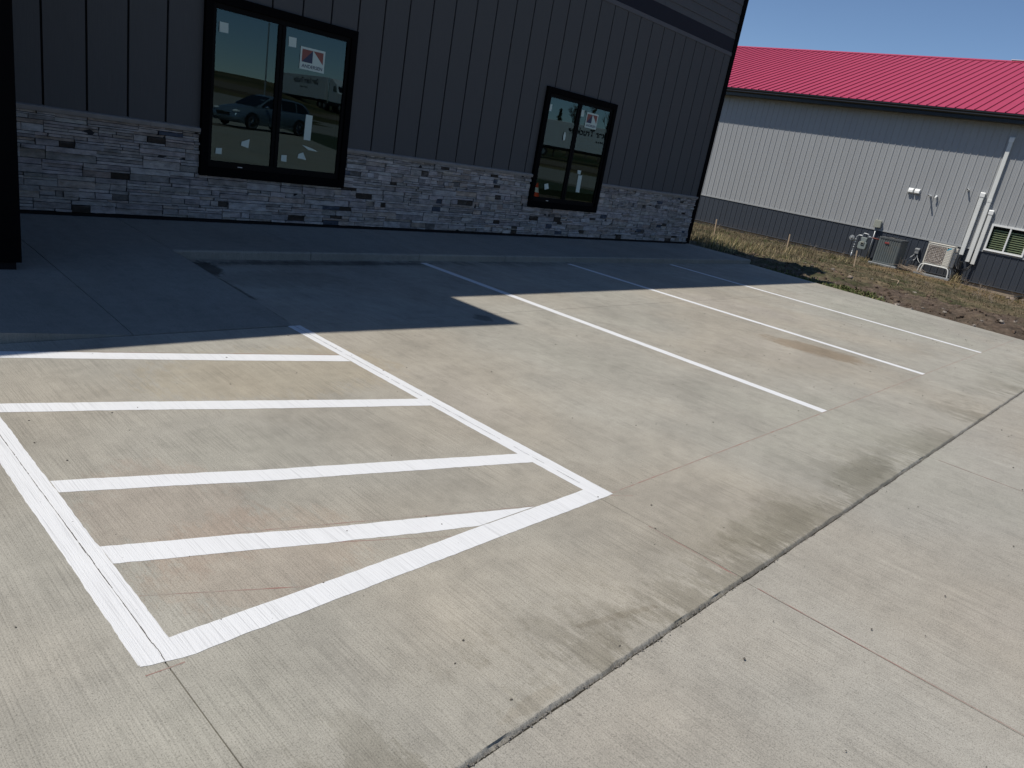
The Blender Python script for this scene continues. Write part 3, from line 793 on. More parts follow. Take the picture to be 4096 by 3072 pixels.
# red roof: ribbed slope
mb = MB()
def roof_slope(xa, za, xb, zb_):
    P = rib_profile(BY0 - .2, BY1 + .2, 9.398 + .05, .3048, .034, True); n = len(P)
    d = Vector((xb - xa, 0, zb_ - za)).normalized(); up = Vector((-d.z, 0, d.x)) if d.x > 0 else Vector((d.z, 0, -d.x))
    vs = []
    for (xx, zz) in ((xa, za), (xb, zb_)): vs += [(xx + up.x * o, y, zz + up.z * o) for o, y in P]
    mb.add(vs, [(i, i + n, i + n + 1, i + 1) for i in range(n - 1)])
RX, RZ = XW - .585, 5.235
roof_slope(RX, RZ, XW + 9.25, 8.51); roof_slope(XW + 19.1, RZ, XW + 9.25, 8.51)
Rr = mb.build('roof', 'roof2', B)
mb = MB(); mb.extrude([(XW + 9.05, BY0 - .2, 8.465), (XW + 9.25, BY0 - .2, 8.555), (XW + 9.45, BY0 - .2, 8.465)], (0, BY1 - BY0 + .4, 0)); mb.build('ridge_cap', 'roof2', Rr)
mb = MB(); mb.box(XW + 9.15, XW + 9.35, BY0, 9.0, 8.557, 8.58); mb.build('ridge_vent', 'white', Rr)
# gutter and soffit
mb = MB()
gp = [(XW - .575, 5.225), (XW - .580, 5.19), (XW - .555, 5.145), (XW - .560, 5.11), (XW - .525, 5.07), (XW - .475, 5.06), (XW - .47, 5.225)]
mb.extrude([(x, BY0 - .2, z) for x, z in gp], (0, BY1 - BY0 + .4, 0))
mb.build('gutter', 'gutter', B)
mb = MB(); mb.box(XW - .468, XW - .03, BY0, BY1, 4.965, 5.06); mb.box(XW - .480, XW - .469, BY0, BY1, 4.95, 5.058); mb.build('fascia', 'gutter', B)
# window in the steel wall
mb = MB(); rectframe(mb, WY0, WY1, WZ0, WZ1, .06, .06, .07, .06, XW - .05, XW + .06)
# swap axes: rectframe works in x/z with y depth
mb.v = [(y, x, z) for (x, y, z) in mb.v]; mb.f = [tuple(reversed(f)) for f in mb.f]
mb.box(XW - .045, XW + .05, 5.095, 5.145, WZ0 + .071, WZ1 - .061); mb.box(XW - .062, XW - .051, WY0 + .01, WY1 - .01, WZ0 + .005, WZ0 + .028)
W2 = mb.build('window', 'white', B, bevel=.003)
for a, b in ((WY0 + .061, 5.094), (5.146, WY1 - .061)):
    mb = MB(); mb.quad((XW - .01, a, WZ0 + .07), (XW - .01, a, WZ1 - .06), (XW - .01, b, WZ1 - .06), (XW - .01, b, WZ0 + .07)); mb.build('pane', glass_mat('shop_glass', .06, (.85, .9, .78)), W2)
mb = MB(); z = WZ0 + .05
while z < WZ1 - .20:
    mb.add([(XW + .03, WY0 + .06, z), (XW + .03, WY1 - .1, z), (XW + .052, WY1 - .1, z + .036), (XW + .052, WY0 + .06, z + .036)], [(0, 1, 2, 3)]); z += .072
mb.build('blind', 'blind', W2)
mb = MB(); mb.box(XW + .30, XW + .9, WY0 - .3, WY1 + .3, WZ0 - .3, WZ1 + .3); mb.f = mb.f[:5]; mb.mi = mb.mi[:5]
mb = MB(); mb.box(XW + .12, XW + .14, WY0 - .2, WY1 + .2, WZ0 - .2, WZ1 + .2); mb.build('room', 'dark', B)

# ---- things fixed to the steel wall
def duct(y0, y1, z0, z1, lab, joint=None):
    t = thing('line_set_cover', (XW - .05, (y0 + y1) / 2, z0), lab, 'duct', 'white refrigerant line covers on the steel wall')
    mb = MB(); mb.box(XW - .10, XW - .021, y0, y1, z0, z1 - .10); mb.build('channel', 'duct', t, bevel=.008)
    mb = MB(); ca = z1 - .16
    mb.extrude([(XW - .112, y0 - .012, ca), (XW - .112, y0 - .012, z1 - .03), (XW - .085, y0 - .012, z1), (XW - .021, y0 - .012, z1), (XW - .021, y0 - .012, ca)], (0, y1 - y0 + .024, 0)); mb.build('end_cap', 'white', t, bevel=.006)
    if joint:
        mb = MB(); mb.box(XW - .106, XW - .0205, y0 - .006, y1 + .006, joint - .05, joint + .05); mb.build('coupling', 'duct', t, bevel=.003)
duct(6.235, 6.365, .55, 2.71, 'left of the three white line covers, ending just above the mini split')
duct(5.975, 6.10, .36, 4.57, 'tallest white line cover running up into the eave shade', 2.47)
duct(5.80, 5.925, .31, 2.19, 'shortest white line cover, next to the shop window')
def hood(yc, lab):
    t = thing('vent_hood', (XW - .03, yc, 2.32), lab, 'vent', 'white hooded wall vents')
    mb = MB(); z0, z1, h = 2.325, 2.475, .082
    pr = [(XW - .021, z0), (XW - .105, z0), (XW - .112, z0 + .02), (XW - .098, z1 - .055), (XW - .07, z1 - .015), (XW - .04, z1), (XW - .021, z1)]
    mb.extrude([(x, yc - h, z) for x, z in pr], (0, 2 * h, 0)); mb.build('hood_cover', 'white', t, bevel=.006)
    mb = MB(); mb.box(XW - .028, XW - .0205, yc - h - .012, yc + h + .012, z0 - .012, z1 + .016); mb.build('flange', 'white', t)
hood(8.59, 'left one of the two small white hooded vents on the grey wall'); hood(8.37, 'right one of the two small white hooded vents on the grey wall')
def stub(y, z, ln, lab):
    mb = MB(); r = .028
    mb.tube([(XW - .021, y, z), (XW - .021 - ln, y, z)], r, 14, caps=False)
    mb.tube([(XW - .021 - ln, y, z), (XW - .0205, y, z)], r * .8, 14, 1, caps=False)
    mb.tube([(XW - .0205, y, z), (XW - .05, y, z)], .036, 14)
    n = 14; o = XW - .021 - ln; vs = []
    for k in range(n): a = 2 * math.pi * k / n; vs += [(o, y + math.cos(a) * r, z + math.sin(a) * r), (o, y + math.cos(a) * r * .8, z + math.sin(a) * r * .8)]
    mb.add(vs, [(2 * k, 2 * k + 1, (2 * k + 3) % (2 * n), (2 * k + 2) % (2 * n)) for k in range(n)])
    tag(mb.build('vent_pipe', ['white', 'blk'], loc=(XW, y, z)), lab, 'pipe', 'white plastic vent pipes')
stub(7.90, 2.32, .27, 'white open vent pipe with the longest shadow, beside the elbow pipe'); stub(6.79, 2.72, .15, 'white open vent pipe set alone, left of the white line covers')
mb = MB(); mb.tube(bez([(XW - .021, 7.69, 2.335), (XW - .07, 7.69, 2.335), (XW - .098, 7.69, 2.31), (XW - .102, 7.70, 2.26)], 5), .033, 14)
tag(mb.build('vent_pipe', 'white', smooth=True, loc=(XW, 7.69, 2.3)), 'white elbow vent pipe turned downwards on the grey wall', 'pipe', 'white plastic vent pipes')
# utility box with conduit
t = thing('utility_box', (XW - .08, 9.33, -.4), 'grey green utility box with conduit above the air conditioner', 'utility box')
mb = MB()
pr = [(9.19, .905), (9.40, .885), (9.435, .92), (9.45, 1.12), (9.42, 1.175), (9.25, 1.175), (9.20, 1.15)]
mb.extrude([(XW - .15, y, z) for y, z in pr], (.129, 0, 0)); mb.build('cover', 'boxgrey', t, bevel=.012)
mb = MB(); mb.tube([(XW - .07, 9.335, .90), (XW - .07, 9.335, -.42)], .021, 10); mb.build('conduit', 'galv', t, smooth=True)
# gas meter
GX = 29.62
t = thing('gas_meter', (GX, 9.6, -.42), 'grey gas meter with round regulator and looping pipes', 'gas meter')
mb = MB()
pr = [(9.40, .03), (9.63, .03), (9.67, .08), (9.67, .25), (9.63, .31), (9.40, .31), (9.365, .25), (9.365, .08)]
mb.extrude([(GX - .12, y, z) for y, z in pr], (.22, 0, 0)); mb.extrude([(GX - .08, y, z) for y, z in ((9.42, .31), (9.61, .31), (9.63, .47), (9.40, .47))], (.15, 0, 0)); mb.build('body', 'metergrey', t, bevel=.015)
mb = MB(); mb.box(GX - .15, GX - .121, 9.455, 9.575, .20, .32); b_ = mb.build('index_box', 'boxgrey', t, bevel=.006)
mb = MB(); mb.box(GX - .1515, GX - .150, 9.47, 9.56, .215, .27); mb.build('dial', 'blk', b_)
mb = MB(); mb.tube(bez([(GX, 9.82, -.42), (GX, 9.82, -.1), (GX, 9.82, .36), (GX, 9.80, .46), (GX, 9.73, .51), (GX, 9.62, .51)], 6), .022, 10); mb.tube([(GX, 9.82, -.42), (GX, 9.82, -.12)], .030, 10)
for z in (-.12, .05, .14, .24, .34): mb.cyl((GX, 9.82, z - .018), (GX, 9.82, z + .018), .038, 8)
mb.tube(bez([(GX - .02, 9.62, .48), (GX - .02, 9.60, .585), (GX - .02, 9.56, .61), (GX - .02, 9.44, .60), (GX - .02, 9.40, .57), (GX - .02, 9.40, .48)], 6), .019, 10)
mb.cyl((GX, 9.42, .51), (GX, 9.27, .51), .026, 10); mb.cyl((GX, 9.37, .51), (GX, 9.33, .51), .042, 8); mb.build('piping', 'galv', t, smooth=True)
mb = MB(); mb.cyl((GX - .10, 9.96, .37), (GX - .03, 9.96, .37), .095, 20); mb.cyl((GX - .03, 9.96, .37), (GX + .02, 9.96, .37), .075, 16); mb.cyl((GX - .15, 9.96, .37), (GX - .10, 9.96, .37), .035, 12); mb.cyl((GX, 9.96, .30), (GX, 9.82, .30), .03, 10); mb.build('regulator', 'galv', t, bevel=.008)
mb = MB(); mb.tube(bez([(GX, 9.27, .51), (GX, 9.10, .50), (GX + .1, 9.0, .49), (XW - .02, 8.98, .49)], 5), .024, 10); mb.build('outlet_pipe', 'rust', t, smooth=True)
# big condenser
CX0, CX1, CY0, CY1, CZ0, CZ1 = 28.80, 29.60, 7.96, 8.79, -.275, .655
t = thing('air_conditioner', ((CX0 + CX1) / 2, (CY0 + CY1) / 2, CZ0 - .07), 'large charcoal air conditioner condenser with ribbed sides and top fan', 'air conditioner')
def rsq(cx, cy, hx, hy, r, n=8, amp=0, per=0):
    out = []
    segs = [((cx + hx - r, cy + hy - r), 0), ((cx - hx + r, cy + hy - r), 90), ((cx - hx + r, cy - hy + r), 180), ((cx + hx - r, cy - hy + r), 270)]
    for si, ((ax, ay), a0) in enumerate(segs):
        for k in range(n + 1):
            a = rad(a0 + 90 * k / n); out.append(Vector((ax + r * math.cos(a), ay + r * math.sin(a))))
        if per:
            p = out[-1]; q0 = segs[(si + 1) % 4]; a = rad(q0[1]); q = Vector((q0[0][0] + r * math.cos(a), q0[0][1] + r * math.sin(a)))
            d = (q - p); nn = Vector((d.y, -d.x)).normalized(); m = max(1, round(d.length / per)) * 4
            for k in range(1, m):
                ph = (k % 4); o = (0, amp, amp, 0)[ph]
                out.append(p + d * (k / m) - nn * o * -1)
    return out
cxm, cym = (CX0 + CX1) / 2, (CY0 + CY1) / 2
ring = rsq(cxm, cym, (CX1 - CX0) / 2 - .01, (CY1 - CY0) / 2 - .01, .07, 6, -.012, .075)
mb = MB(); n = len(ring)
zs = [CZ0 + .05, CZ1 - .05]
mb.add([(p.x, p.y, z) for z in zs for p in ring], [(i, (i + 1) % n, (i + 1) % n + n, i + n) for i in range(n)])
mb.build('louvred_cabinet', 'cond', t)
ring2 = rsq(cxm, cym, (CX1 - CX0) / 2, (CY1 - CY0) / 2, .08, 6); n = len(ring2)
mb = MB(); mb.extrude([(p.x, p.y, CZ0) for p in ring2], (0, 0, .055)); mb.build('base_pan', 'cond', t, bevel=.006)
mb = MB(); ri = [Vector((cxm + .31 * math.cos(2 * math.pi * (k + .5) / n), cym + .31 * math.sin(2 * math.pi * (k + .5) / n))) for k in range(n)]
# match ring start angle
a0 = math.atan2(ring2[0].y - cym, ring2[0].x - cxm)
ri = [Vector((cxm + .315 * math.cos(math.atan2(p.y - cym, p.x - cxm)), cym + .315 * math.sin(math.atan2(p.y - cym, p.x - cxm)))) for p in ring2]
vs = [(p.x, p.y, CZ1 - .055) for p in ring2] + [(p.x, p.y, CZ1) for p in ring2] + [(p.x, p.y, CZ1 + .01) for p in ri] + [(p.x, p.y, CZ1 - .12) for p in ri]
fs = []
for j in range(3): fs += [(j * n + i, j * n + (i + 1) % n, (j + 1) * n + (i + 1) % n, (j + 1) * n + i) for i in range(n)]
mb.add(vs, fs); mb.build('top_cover', 'condtop', t)
mb = MB()
for r in (.06, .11, .16, .21, .26, .305): mb.tube([(cxm + r * math.cos(2 * math.pi * k / 28), cym + r * math.sin(2 * math.pi * k / 28), CZ1 + .015 + .02 * (1 - r / .31)) for k in range(29)], .0035, 5)
for k in range(12):
    a = 2 * math.pi * k / 12; mb.tube([(cxm + .04 * math.cos(a), cym + .04 * math.sin(a), CZ1 + .035), (cxm + .315 * math.cos(a), cym + .315 * math.sin(a), CZ1 + .012)], .0035, 5)
mb.build('fan_guard', 'blk', t)
mb = MB(); mb.cyl((cxm, cym, CZ1 - .10), (cxm, cym, CZ1 - .03), .07, 14)
for k in range(3):
    a = 2 * math.pi * k / 3; P = []
    for (r, w_) in ((.06, .35), (.29, .5)):
        for s_ in (-1, 1): P.append((cxm + r * math.cos(a + s_ * w_), cym + r * math.sin(a + s_ * w_), CZ1 - .06 + s_ * .02))
    mb.add(P, [(0, 1, 3, 2)])
mb.build('fan', 'alu', t)
mb = MB(); yb = 8.46; mb.box(CX0 - .016, CX0 - .006, yb - .075, yb + .075, .44, .495); bd = mb.build('badge', 'redbadge', t, bevel=.004)
mb = MB()
for k in range(9): mb.box(CX0 - .018, CX0 - .0165, yb - .055 + k * .0122, yb - .047 + k * .0122, .455, .482 - (k % 3) * .006)
mb.build('badge_lettering', 'alu', bd)
mb = MB(); mb.box(CX0 - .08, CX1 + .05, CY0 - .06, CY1 + .08, CZ0 - .13, CZ0 - .004)
tag(mb.build('equipment_pad', M['galv'], bevel=.01, loc=(29.2, 8.4, -.35)), 'thin grey pad under the charcoal condenser', 'pad')
# disconnect box
t = thing('disconnect_box', (XW - .06, 7.7, .2), 'small grey electrical disconnect box with flexible conduits between the condensers', 'electrical box')
mb = MB(); mb.box(XW - .12, XW - .021, 7.64, 7.77, .27, .40); mb.extrude([(XW - .13, 7.63, .38), (XW - .135, 7.63, .44), (XW - .05, 7.63, .47), (XW - .021, 7.63, .47), (XW - .021, 7.63, .402), (XW - .1, 7.63, .402)], (0, .15, 0)); mb.build('enclosure', 'galv', t, bevel=.005)
mb = MB(); mb.tube(bez([(XW - .08, 7.74, .27), (XW - .12, 7.80, .16), (XW - .2, 7.90, .02), (XW - .35, 7.97, -.05)], 7), .012, 8); mb.tube(bez([(XW - .07, 7.67, .27), (XW - .1, 7.66, .12), (XW - .14, 7.72, .02), (XW - .2, 7.82, .0), (XW - .28, 7.86, -.12), (XW - .3, 7.86, -.3)], 7), .013, 8)
mb.tube(bez([(XW - .08, 7.66, .27), (XW - .14, 7.58, .1), (XW - .3, 7.42, -.02), (XW - .5, 7.28, .1)], 7), .009, 8); mb.build('conduit', 'galv', t, smooth=True)
# mini split
MX0, MX1, MY0, MY1, MZ0, MZ1 = 29.08, 29.40, 6.37, 7.21, .055, .765
t = thing('mini_split_unit', ((MX0 + MX1) / 2, 6.8, MZ0), 'ivory mini split outdoor unit with dusty coil grille and blue corner logo', 'heat pump')
mb = MB(); mb.box(MX0, MX1, MY0, MY1, MZ0, MZ1); mb.box(MX0 - .012, MX1 + .01, MY0 - .012, MY1 + .012, MZ1 + .001, MZ1 + .035)
mb.build('cabinet', 'mini', t, bevel=.012)
GY0 = MY1 - .045; GY1 = MY0 + .235
mb = MB(); mb.quad((MX0 - .004, GY0, MZ0 + .05), (MX0 - .004, GY1, MZ0 + .05), (MX0 - .004, GY1, MZ1 - .05), (MX0 - .004, GY0, MZ1 - .05)); cl = mb.build('coil', 'coil', t)
mb = MB()
for k in range(11):
    yy = GY1 + (GY0 - GY1) * k / 10; mb.box(MX0 - .014, MX0 - .008, yy - .004, yy + .004, MZ0 + .05, MZ1 - .05)
for k in range(12):
    zz = MZ0 + .05 + (MZ1 - MZ0 - .1) * k / 11; mb.box(MX0 - .0145, MX0 - .0085, GY1, GY0, zz - .004, zz + .004)
yc, zc = (GY0 + GY1) / 2, (MZ0 + MZ1) / 2
for r in (.27,): mb.tube([(MX0 - .012, yc + r * .98 * math.cos(2 * math.pi * k / 32), zc + r * math.sin(2 * math.pi * k / 32)) for k in range(33)], .006, 5)
mb.build('grille', simple('grille_grey', (.30, .27, .24), .6, .3, 40), t)
mb = MB(); PY0, PY1 = MY0 + .025, MY0 + .205
for k in range(10): zz = MZ0 + .06 + k * .055; mb.box(MX0 - .010, MX0 - .001, PY0, PY1, zz, zz + .046)
mb.box(MX0 - .010, MX0 - .001, PY0, PY1, MZ0 + .61, MZ1 - .03); pn = mb.build('front_panel', 'mini', t, bevel=.002)
mb = MB(); z0, z1 = MZ1 - .16, MZ1 - .045; X_ = MX0 - .0118
mb.poly([(X_, PY1 - .005, z1), (X_, PY1 - .06, z1 - .01), (X_, PY1 - .005, z0 + .05)][::-1], 1)
mb.poly([(X_ - .0005, PY1 - .005, z0 + .04), (X_ - .0005, PY1 - .09, z1), (X_ - .0005, PY0 + .02, z1), (X_ - .0005, PY1 - .005, z0)][::-1], 0)
mb.build('corner_logo', ['cyan', 'blk'], pn)
mb = MB(); mb.box(MX0 + .10, MX1 - .02, MY0 - .085, MY0 - .0005, MZ0 + .03, MZ0 + .32); mb.box(MX0 + .10, MX1 - .02, MY0 - .085, MY0 - .0005, MZ0 + .33, MZ0 + .53); mb.box(MX0 + .10, MX1 - .03, MY0 - .10, MY0 - .0005, MZ0 + .56, MZ0 + .69); mb.build('valve_cover', 'mini', t, bevel=.012)
t = thing('unit_stand', (29.25, 6.8, -.3), 'white tubular stand carrying the mini split', 'stand')
for x in (29.06, 29.42):
    mb = MB(); mb.tube(bez([(x, 7.27, -.29), (x, 7.25, -.10), (x, 7.20, .01), (x, 7.08, .035), (x, 6.8, .035), (x, 6.5, .035), (x, 6.37, .01), (x, 6.31, -.10), (x, 6.29, -.29)], 6), .021, 10); mb.build('leg_frame', 'duct', t, smooth=True)
mb = MB(); mb.box(28.98, 29.50, 6.20, 7.36, -.40, -.29); mb.build('base_plate', 'galv', t, bevel=.006)
# line sets at the foot of the covers
mb = MB()
mb.tube(bez([(29.93, 6.30, .55), (29.92, 6.32, .35), (29.88, 6.28, .12), (29.75, 6.22, .02), (29.55, 6.25, .10), (29.42, 6.30, .2)], 7), .022, 8)
mb.tube(bez([(29.93, 6.28, .55), (29.90, 6.25, .28), (29.8, 6.2, .0), (29.6, 6.24, -.04), (29.42, 6.28, .12)], 7), .018, 8)
mb.tube(bez([(29.93, 5.87, .32), (29.88, 5.95, .16), (29.7, 6.10, .05), (29.55, 6.22, .06), (29.42, 6.3, .15)], 7), .024, 8)
mb.tube(bez([(29.93, 5.85, .32), (29.86, 5.93, .12), (29.7, 6.08, .0), (29.6, 6.15, -.03), (29.5, 6.22, -.14), (29.46, 6.24, -.3)], 7), .017, 8)
tag(mb.build('refrigerant_lines', 'blk', smooth=True, loc=(29.7, 6.2, 0)), 'black insulated refrigerant lines looping beside the mini split', 'pipes')
mb = MB(); mb.box(XW - .12, XW - .022, 6.16, 6.26, -.36, .34); mb.box(29.80, XW - .03, 6.10, 6.28, -.40, -.20)
tag(mb.build('drain_pipe', 'gutter', bevel=.01, loc=(29.9, 6.2, -.3)), 'short charcoal downpipe under the middle white cover', 'pipe')
# downspout extension
mb = MB()
def sqtube(path, wy, wz):
    P = [Vector(p) for p in path]; vs = []; fs = []
    for i, p in enumerate(P):
        t_ = (P[min(i + 1, len(P) - 1)] - P[max(i - 1, 0)]).normalized(); sd = t_.cross(Vector((0, 0, 1)))
        sd = Vector((0, 1, 0)) if sd.length < .2 else sd.normalized(); up = sd.cross(t_)
        for a, b in ((-1, -1), (1, -1), (1, 1), (-1, 1)): vs.append(p + sd * a * wy / 2 + up * b * wz / 2)
    for i in range(len(P) - 1):
        for k in range(4): fs.append((i * 4 + k, i * 4 + (k + 1) % 4, (i + 1) * 4 + (k + 1) % 4, (i + 1) * 4 + k))
    mb.add(vs, fs)
sqtube([(28.05, 4.06, -.37), (29.0, 3.66, -.20), (29.78, 3.26, .02), (29.88, 3.20, .2), (29.88, 3.18, 3.0), (29.88, 3.18, 4.96)], .12, .10)
tag(mb.build('downspout', 'gutter', bevel=.008, loc=(29.9, 3.2, -.3)), 'black downspout extension poking in at the lower right of the steel wall', 'downspout')

# ------------------------------------------------------------------ yard between the buildings
def edge_x(y):
    if y > 8.5: return 14.92
    if y > 7.0: return 15.14 - (y - 7) * .15
    if y > 1.8: return 14.26 + (y - 1.8) * .161
    if y > -3: return 14.26 + (1.8 - y) * .28
    return 15.6 + (-3 - y) * .325
def yard_z(x, y, rough=True):
    xe = edge_x(y); d = x - xe
    if d < -.25: return -.16
    t_ = min(1, max(0, d / (30 - xe)))
    z = -.055 - (.33 + .09 * min(1, max(0, (6 - y) / 1.5))) * t_ ** 1.3 - (.09 * max(0, (x - 29.3) / .7) if x > 29.3 else 0)
    z += .11 * math.exp(-((d - 2.1) / 1.2) ** 2) * (.6 + .5 * noise.noise(Vector((x * .3, y * .5, 4))))
    if rough:
        dirt = 1 - min(1, max(0, (d - 4.5 + 1.2 * noise.noise(Vector((y * .4, x * .3, 1)))) / 3)); dirt = dirt if y < 7.0 else dirt * .6
        k = min(1, max(.12, d / .6)) if d > 0 else .12
        if x > 28.6: k *= .35
        p = Vector((x, y, 0))
        a = noise.fractal(p * 2.1, .7, 2.1, 4)
        r_ = 1 - abs(noise.fractal(p * 3.3 + Vector((9, 2, 1)), .8, 2.2, 4)) * 2
        z += k * ((.050 * dirt + .026) * a + .030 * dirt * max(0, r_ - .3))
    else: dirt = 0
    if d < .30: z = min(z, -.035 - .05 * max(0, noise.noise(Vector((y * 1.1, 2, 7)))))
    return z
def yard_col(x, y):
    xe = edge_x(y); d = x - xe
    n1 = noise.fractal(Vector((x * .55, y * .8, 3)), .6, 2, 5); n2 = noise.fractal(Vector((x * 1.6, y * 2.1, 11)), .7, 2, 4)
    soil = Vector((.118, .088, .068)); green = Vector((.066, .068, .033)); straw = Vector((.185, .142, .088)); gold = Vector((.23, .155, .075)); olive = Vector((.10, .088, .052))
    fr = min(1, max(0, (d - .1) / max(.1, 30 - xe)))
    soiled = (5.6 - .9 * (y - 2) if y < 7 else 1.6) + 2.2 * n1        # width of the bare strip
    s = min(1, max(0, (soiled - d) / 1.2))
    gw = min(1, max(0, .5 + n1 * 1.8 + n2)); c = olive.lerp(straw, gw * .8)
    if n2 + n1 * .6 < -.22: c = c.lerp(green, min(1, (-.22 - n2 - n1 * .6) * 3))
    if x > 24.5 and y < 8.2: c = c.lerp(gold, min(1, (x - 24.5) / 3) * (.55 + .5 * n2))
    c = c.lerp(soil, s * (.85 + .2 * n2))
    return c
yd = MB(); cols = []
x0, x1, y0, y1, st = 13.9, 30.4, -8.0, 24.0, .095
nx = int((x1 - x0) / st); ny = int((y1 - y0) / st)
vs = []
for j in range(ny + 1):
    for i in range(nx + 1):
        x = x0 + i * st; y = y0 + j * st
        # snap a column of vertices to the concrete edge
        xe = edge_x(y); kx = round((xe - x0) / st)
        if i == kx: x = xe + .004
        elif i == kx - 1: x = xe - .26
        vs.append((x, y, yard_z(x, y))); cols.append(yard_col(x, y))
fs = [(j * (nx + 1) + i, j * (nx + 1) + i + 1, (j + 1) * (nx + 1) + i + 1, (j + 1) * (nx + 1) + i) for j in range(ny) for i in range(nx)]
yd.add(vs, fs)
tag(yd.build('dirt_yard', 'soil', smooth=True, colors=cols), kind='structure')

def blade(mb, cs, x, y, z, h, w_, lean, az, col):
    dx, dy = math.cos(az) * lean * h, math.sin(az) * lean * h; px, py = -math.sin(az) * w_ / 2, math.cos(az) * w_ / 2
    o = len(mb.v)
    mb.v += [(x - px, y - py, z), (x + px, y + py, z), (x + dx * .45 + px * .7, y + dy * .45 + py * .7, z + h * .6), (x + dx * .45 - px * .7, y + dy * .45 - py * .7, z + h * .6), (x + dx, y + dy, z + h)]
    mb.f += [(o, o + 1, o + 2, o + 3), (o + 3, o + 2, o + 4)]; mb.mi += [0, 0]; cs += [col] * 5
gb = MB(); gcs = []
cnt = 0
while cnt < 10000:
    x = uni(14.6, 29.95); y = uni(1.2, 16.5); d = x - edge_x(y)
    if d < .15 or x > 29.3 or (x > 28.4 and random.random() < .6) or (x > 28.7 and 6.1 < y < 9.0): continue
    n1 = noise.fractal(Vector((x * .55, y * .8, 3)), .6, 2, 5)
    soiled = (5.6 - .9 * (y - 2) if y < 7 else 1.6) + 2.2 * n1
    pr = .05 if d < soiled else min(1, .25 + (d - soiled) * .3)
    if noise.noise(Vector((x * 1.3, y * 1.6, 20))) < -.12: pr *= .35
    if random.random() > pr: continue
    cnt += 1
    base = yard_col(x, y); gr_ = noise.noise(Vector((x * .9, y * 1.2, 33))) + uni(-.25, .25)
    tall = (.07 if y < 8 else .12) * (1.3 if 15 < x < 18 and y > 8 else 1)
    for k in range(random.randint(2, 5)):
        h = tall * uni(.35, 1.2)
        if gr_ > .27: c = Vector((.078, .090, .036)) * uni(.6, 1.3)
        else: c = Vector((.22, .172, .11)).lerp(base, uni(.2, .9)) * uni(.5, 1.2)
        blade(gb, gcs, x + uni(-.05, .05), y + uni(-.05, .05), yard_z(x, y) - .01, h, uni(.006, .014), uni(.1, 1.1), uni(0, 6.3), c)
# taller straw tufts
for (tx, ty, n_, h_) in ((16.6, 8.6, 260, .24), (17.4, 9.4, 320, .30), (18.2, 9.4, 260, .28), (18.5, 8.6, 180, .22), (20.4, 10.4, 150, .28), (20.8, 9.6, 150, .24), (22.4, 9.2, 130, .24), (29.25, 6.12, 60, .33), (29.2, 6.02, 40, .3), (25.2, 8.9, 140, .22), (19.3, 8.0, 120, .16), (29.3, 9.25, 120, .2)):
    for k in range(n_):
        x = tx + random.gauss(0, .28 if tx < 29 else .09); y = ty + random.gauss(0, .28 if tx < 29 else .09)
        if x - edge_x(y) < .15: continue
        green = random.random() < (.28 if tx < 29 else .1)
        c = Vector((.10, .125, .04)) * uni(.6, 1.3) if green else Vector((.42, .34, .19)) * uni(.5, 1.2)
        blade(gb, gcs, x, y, yard_z(x, y) - .02, h_ * uni(.5, 1.2), uni(.006, .013), uni(.15, .9), uni(0, 6.3), c)
# low green weeds hugging the slab edge
for k in range(2600):
    y = random.choice((random.gauss(5.6, .5), random.gauss(4.9, .35), uni(4.2, 6.8))); x = edge_x(y) + abs(random.gauss(.28, .22)) + .06
    c = (Vector((.075, .10, .030)) if random.random() < .75 else Vector((.2, .17, .09))) * uni(.5, 1.4)
    blade(gb, gcs, x, y, yard_z(x, y) - .01, uni(.02, .075), uni(.012, .03), uni(.4, 1.6), uni(0, 6.3), c)
tag(gb.build('dry_grass', 'blade', colors=gcs), 'dry straw and green grass tufts over the yard', 'grass', kind='stuff')
# clods
cd = MB(); cc = []
for k in range(420):
    y = uni(1.4, 8.2); d = abs(random.gauss(1.8, 1.7)) + .12; x = edge_x(y) + d
    if x > 27: continue
    r = uni(.010, .045); n0 = len(cd.v)
    cd.blob((x, y, yard_z(x, y) + r * .1), r * uni(.8, 1.6), r * uni(.8, 1.3), r * uni(.5, .8), seed=k, n=7, m=5, amp=.5)
    t_ = random.random(); c = Vector((.13, .095, .07)) * uni(.7, 1.3) if t_ < .86 else Vector((.34, .30, .26)) * uni(.7, 1.1)
    cc += [c] * (len(cd.v) - n0)
tag(cd.build('soil_clods', 'soil', colors=cc), 'brown soil clods and small stones along the concrete edge', 'soil', kind='stuff')
for (x, y, h, lean, lab) in ((21.46, 11.33, .56, .05, 'wooden lath stake nearest the dark building corner'), (22.6, 9.41, .56, .03, 'wooden lath stake midway along the steel wall'), (23.6, 7.63, .50, .06, 'leaning wooden lath stake in front of the gas meter')):
    mb = MB(); z = yard_z(x, y) - .08; mb.extrude([(x - .006, y - .018, z), (x + .006, y - .018, z), (x + .006, y + .018, z), (x - .006, y + .018, z)], (0, lean, h + .08))
    tag(mb.build('stake', 'wood', loc=(x, y, z)), lab, 'stake', 'wooden survey stakes in the yard')
tw = MB()
for k in range(46):
    x = 29.0 + uni(-.25, .55); y = 7.55 + uni(-.35, .3); z = yard_z(x, y) + uni(.0, .12); a = uni(-.5, .5) + (math.pi if random.random() < .5 else 0); l = uni(.3, .8)
    tw.tube(bez([(x, y - l / 2, z), (x + uni(-.08, .08), y, z + uni(0, .12)), (x + uni(-.1, .1), y + l / 2, z + uni(-.02, .16))], 3), [.006] * 3 + [.005] * 3 + [.003], 5)
for k in range(10):
    x, y = 28.9 + uni(-.1, .3), 7.85 + uni(-.2, .1); tw.tube([(x, y, -.33), (x + uni(-.05, .05), y + uni(-.15, .15), -.33 + uni(.2, .45))], [.005, .002], 5)
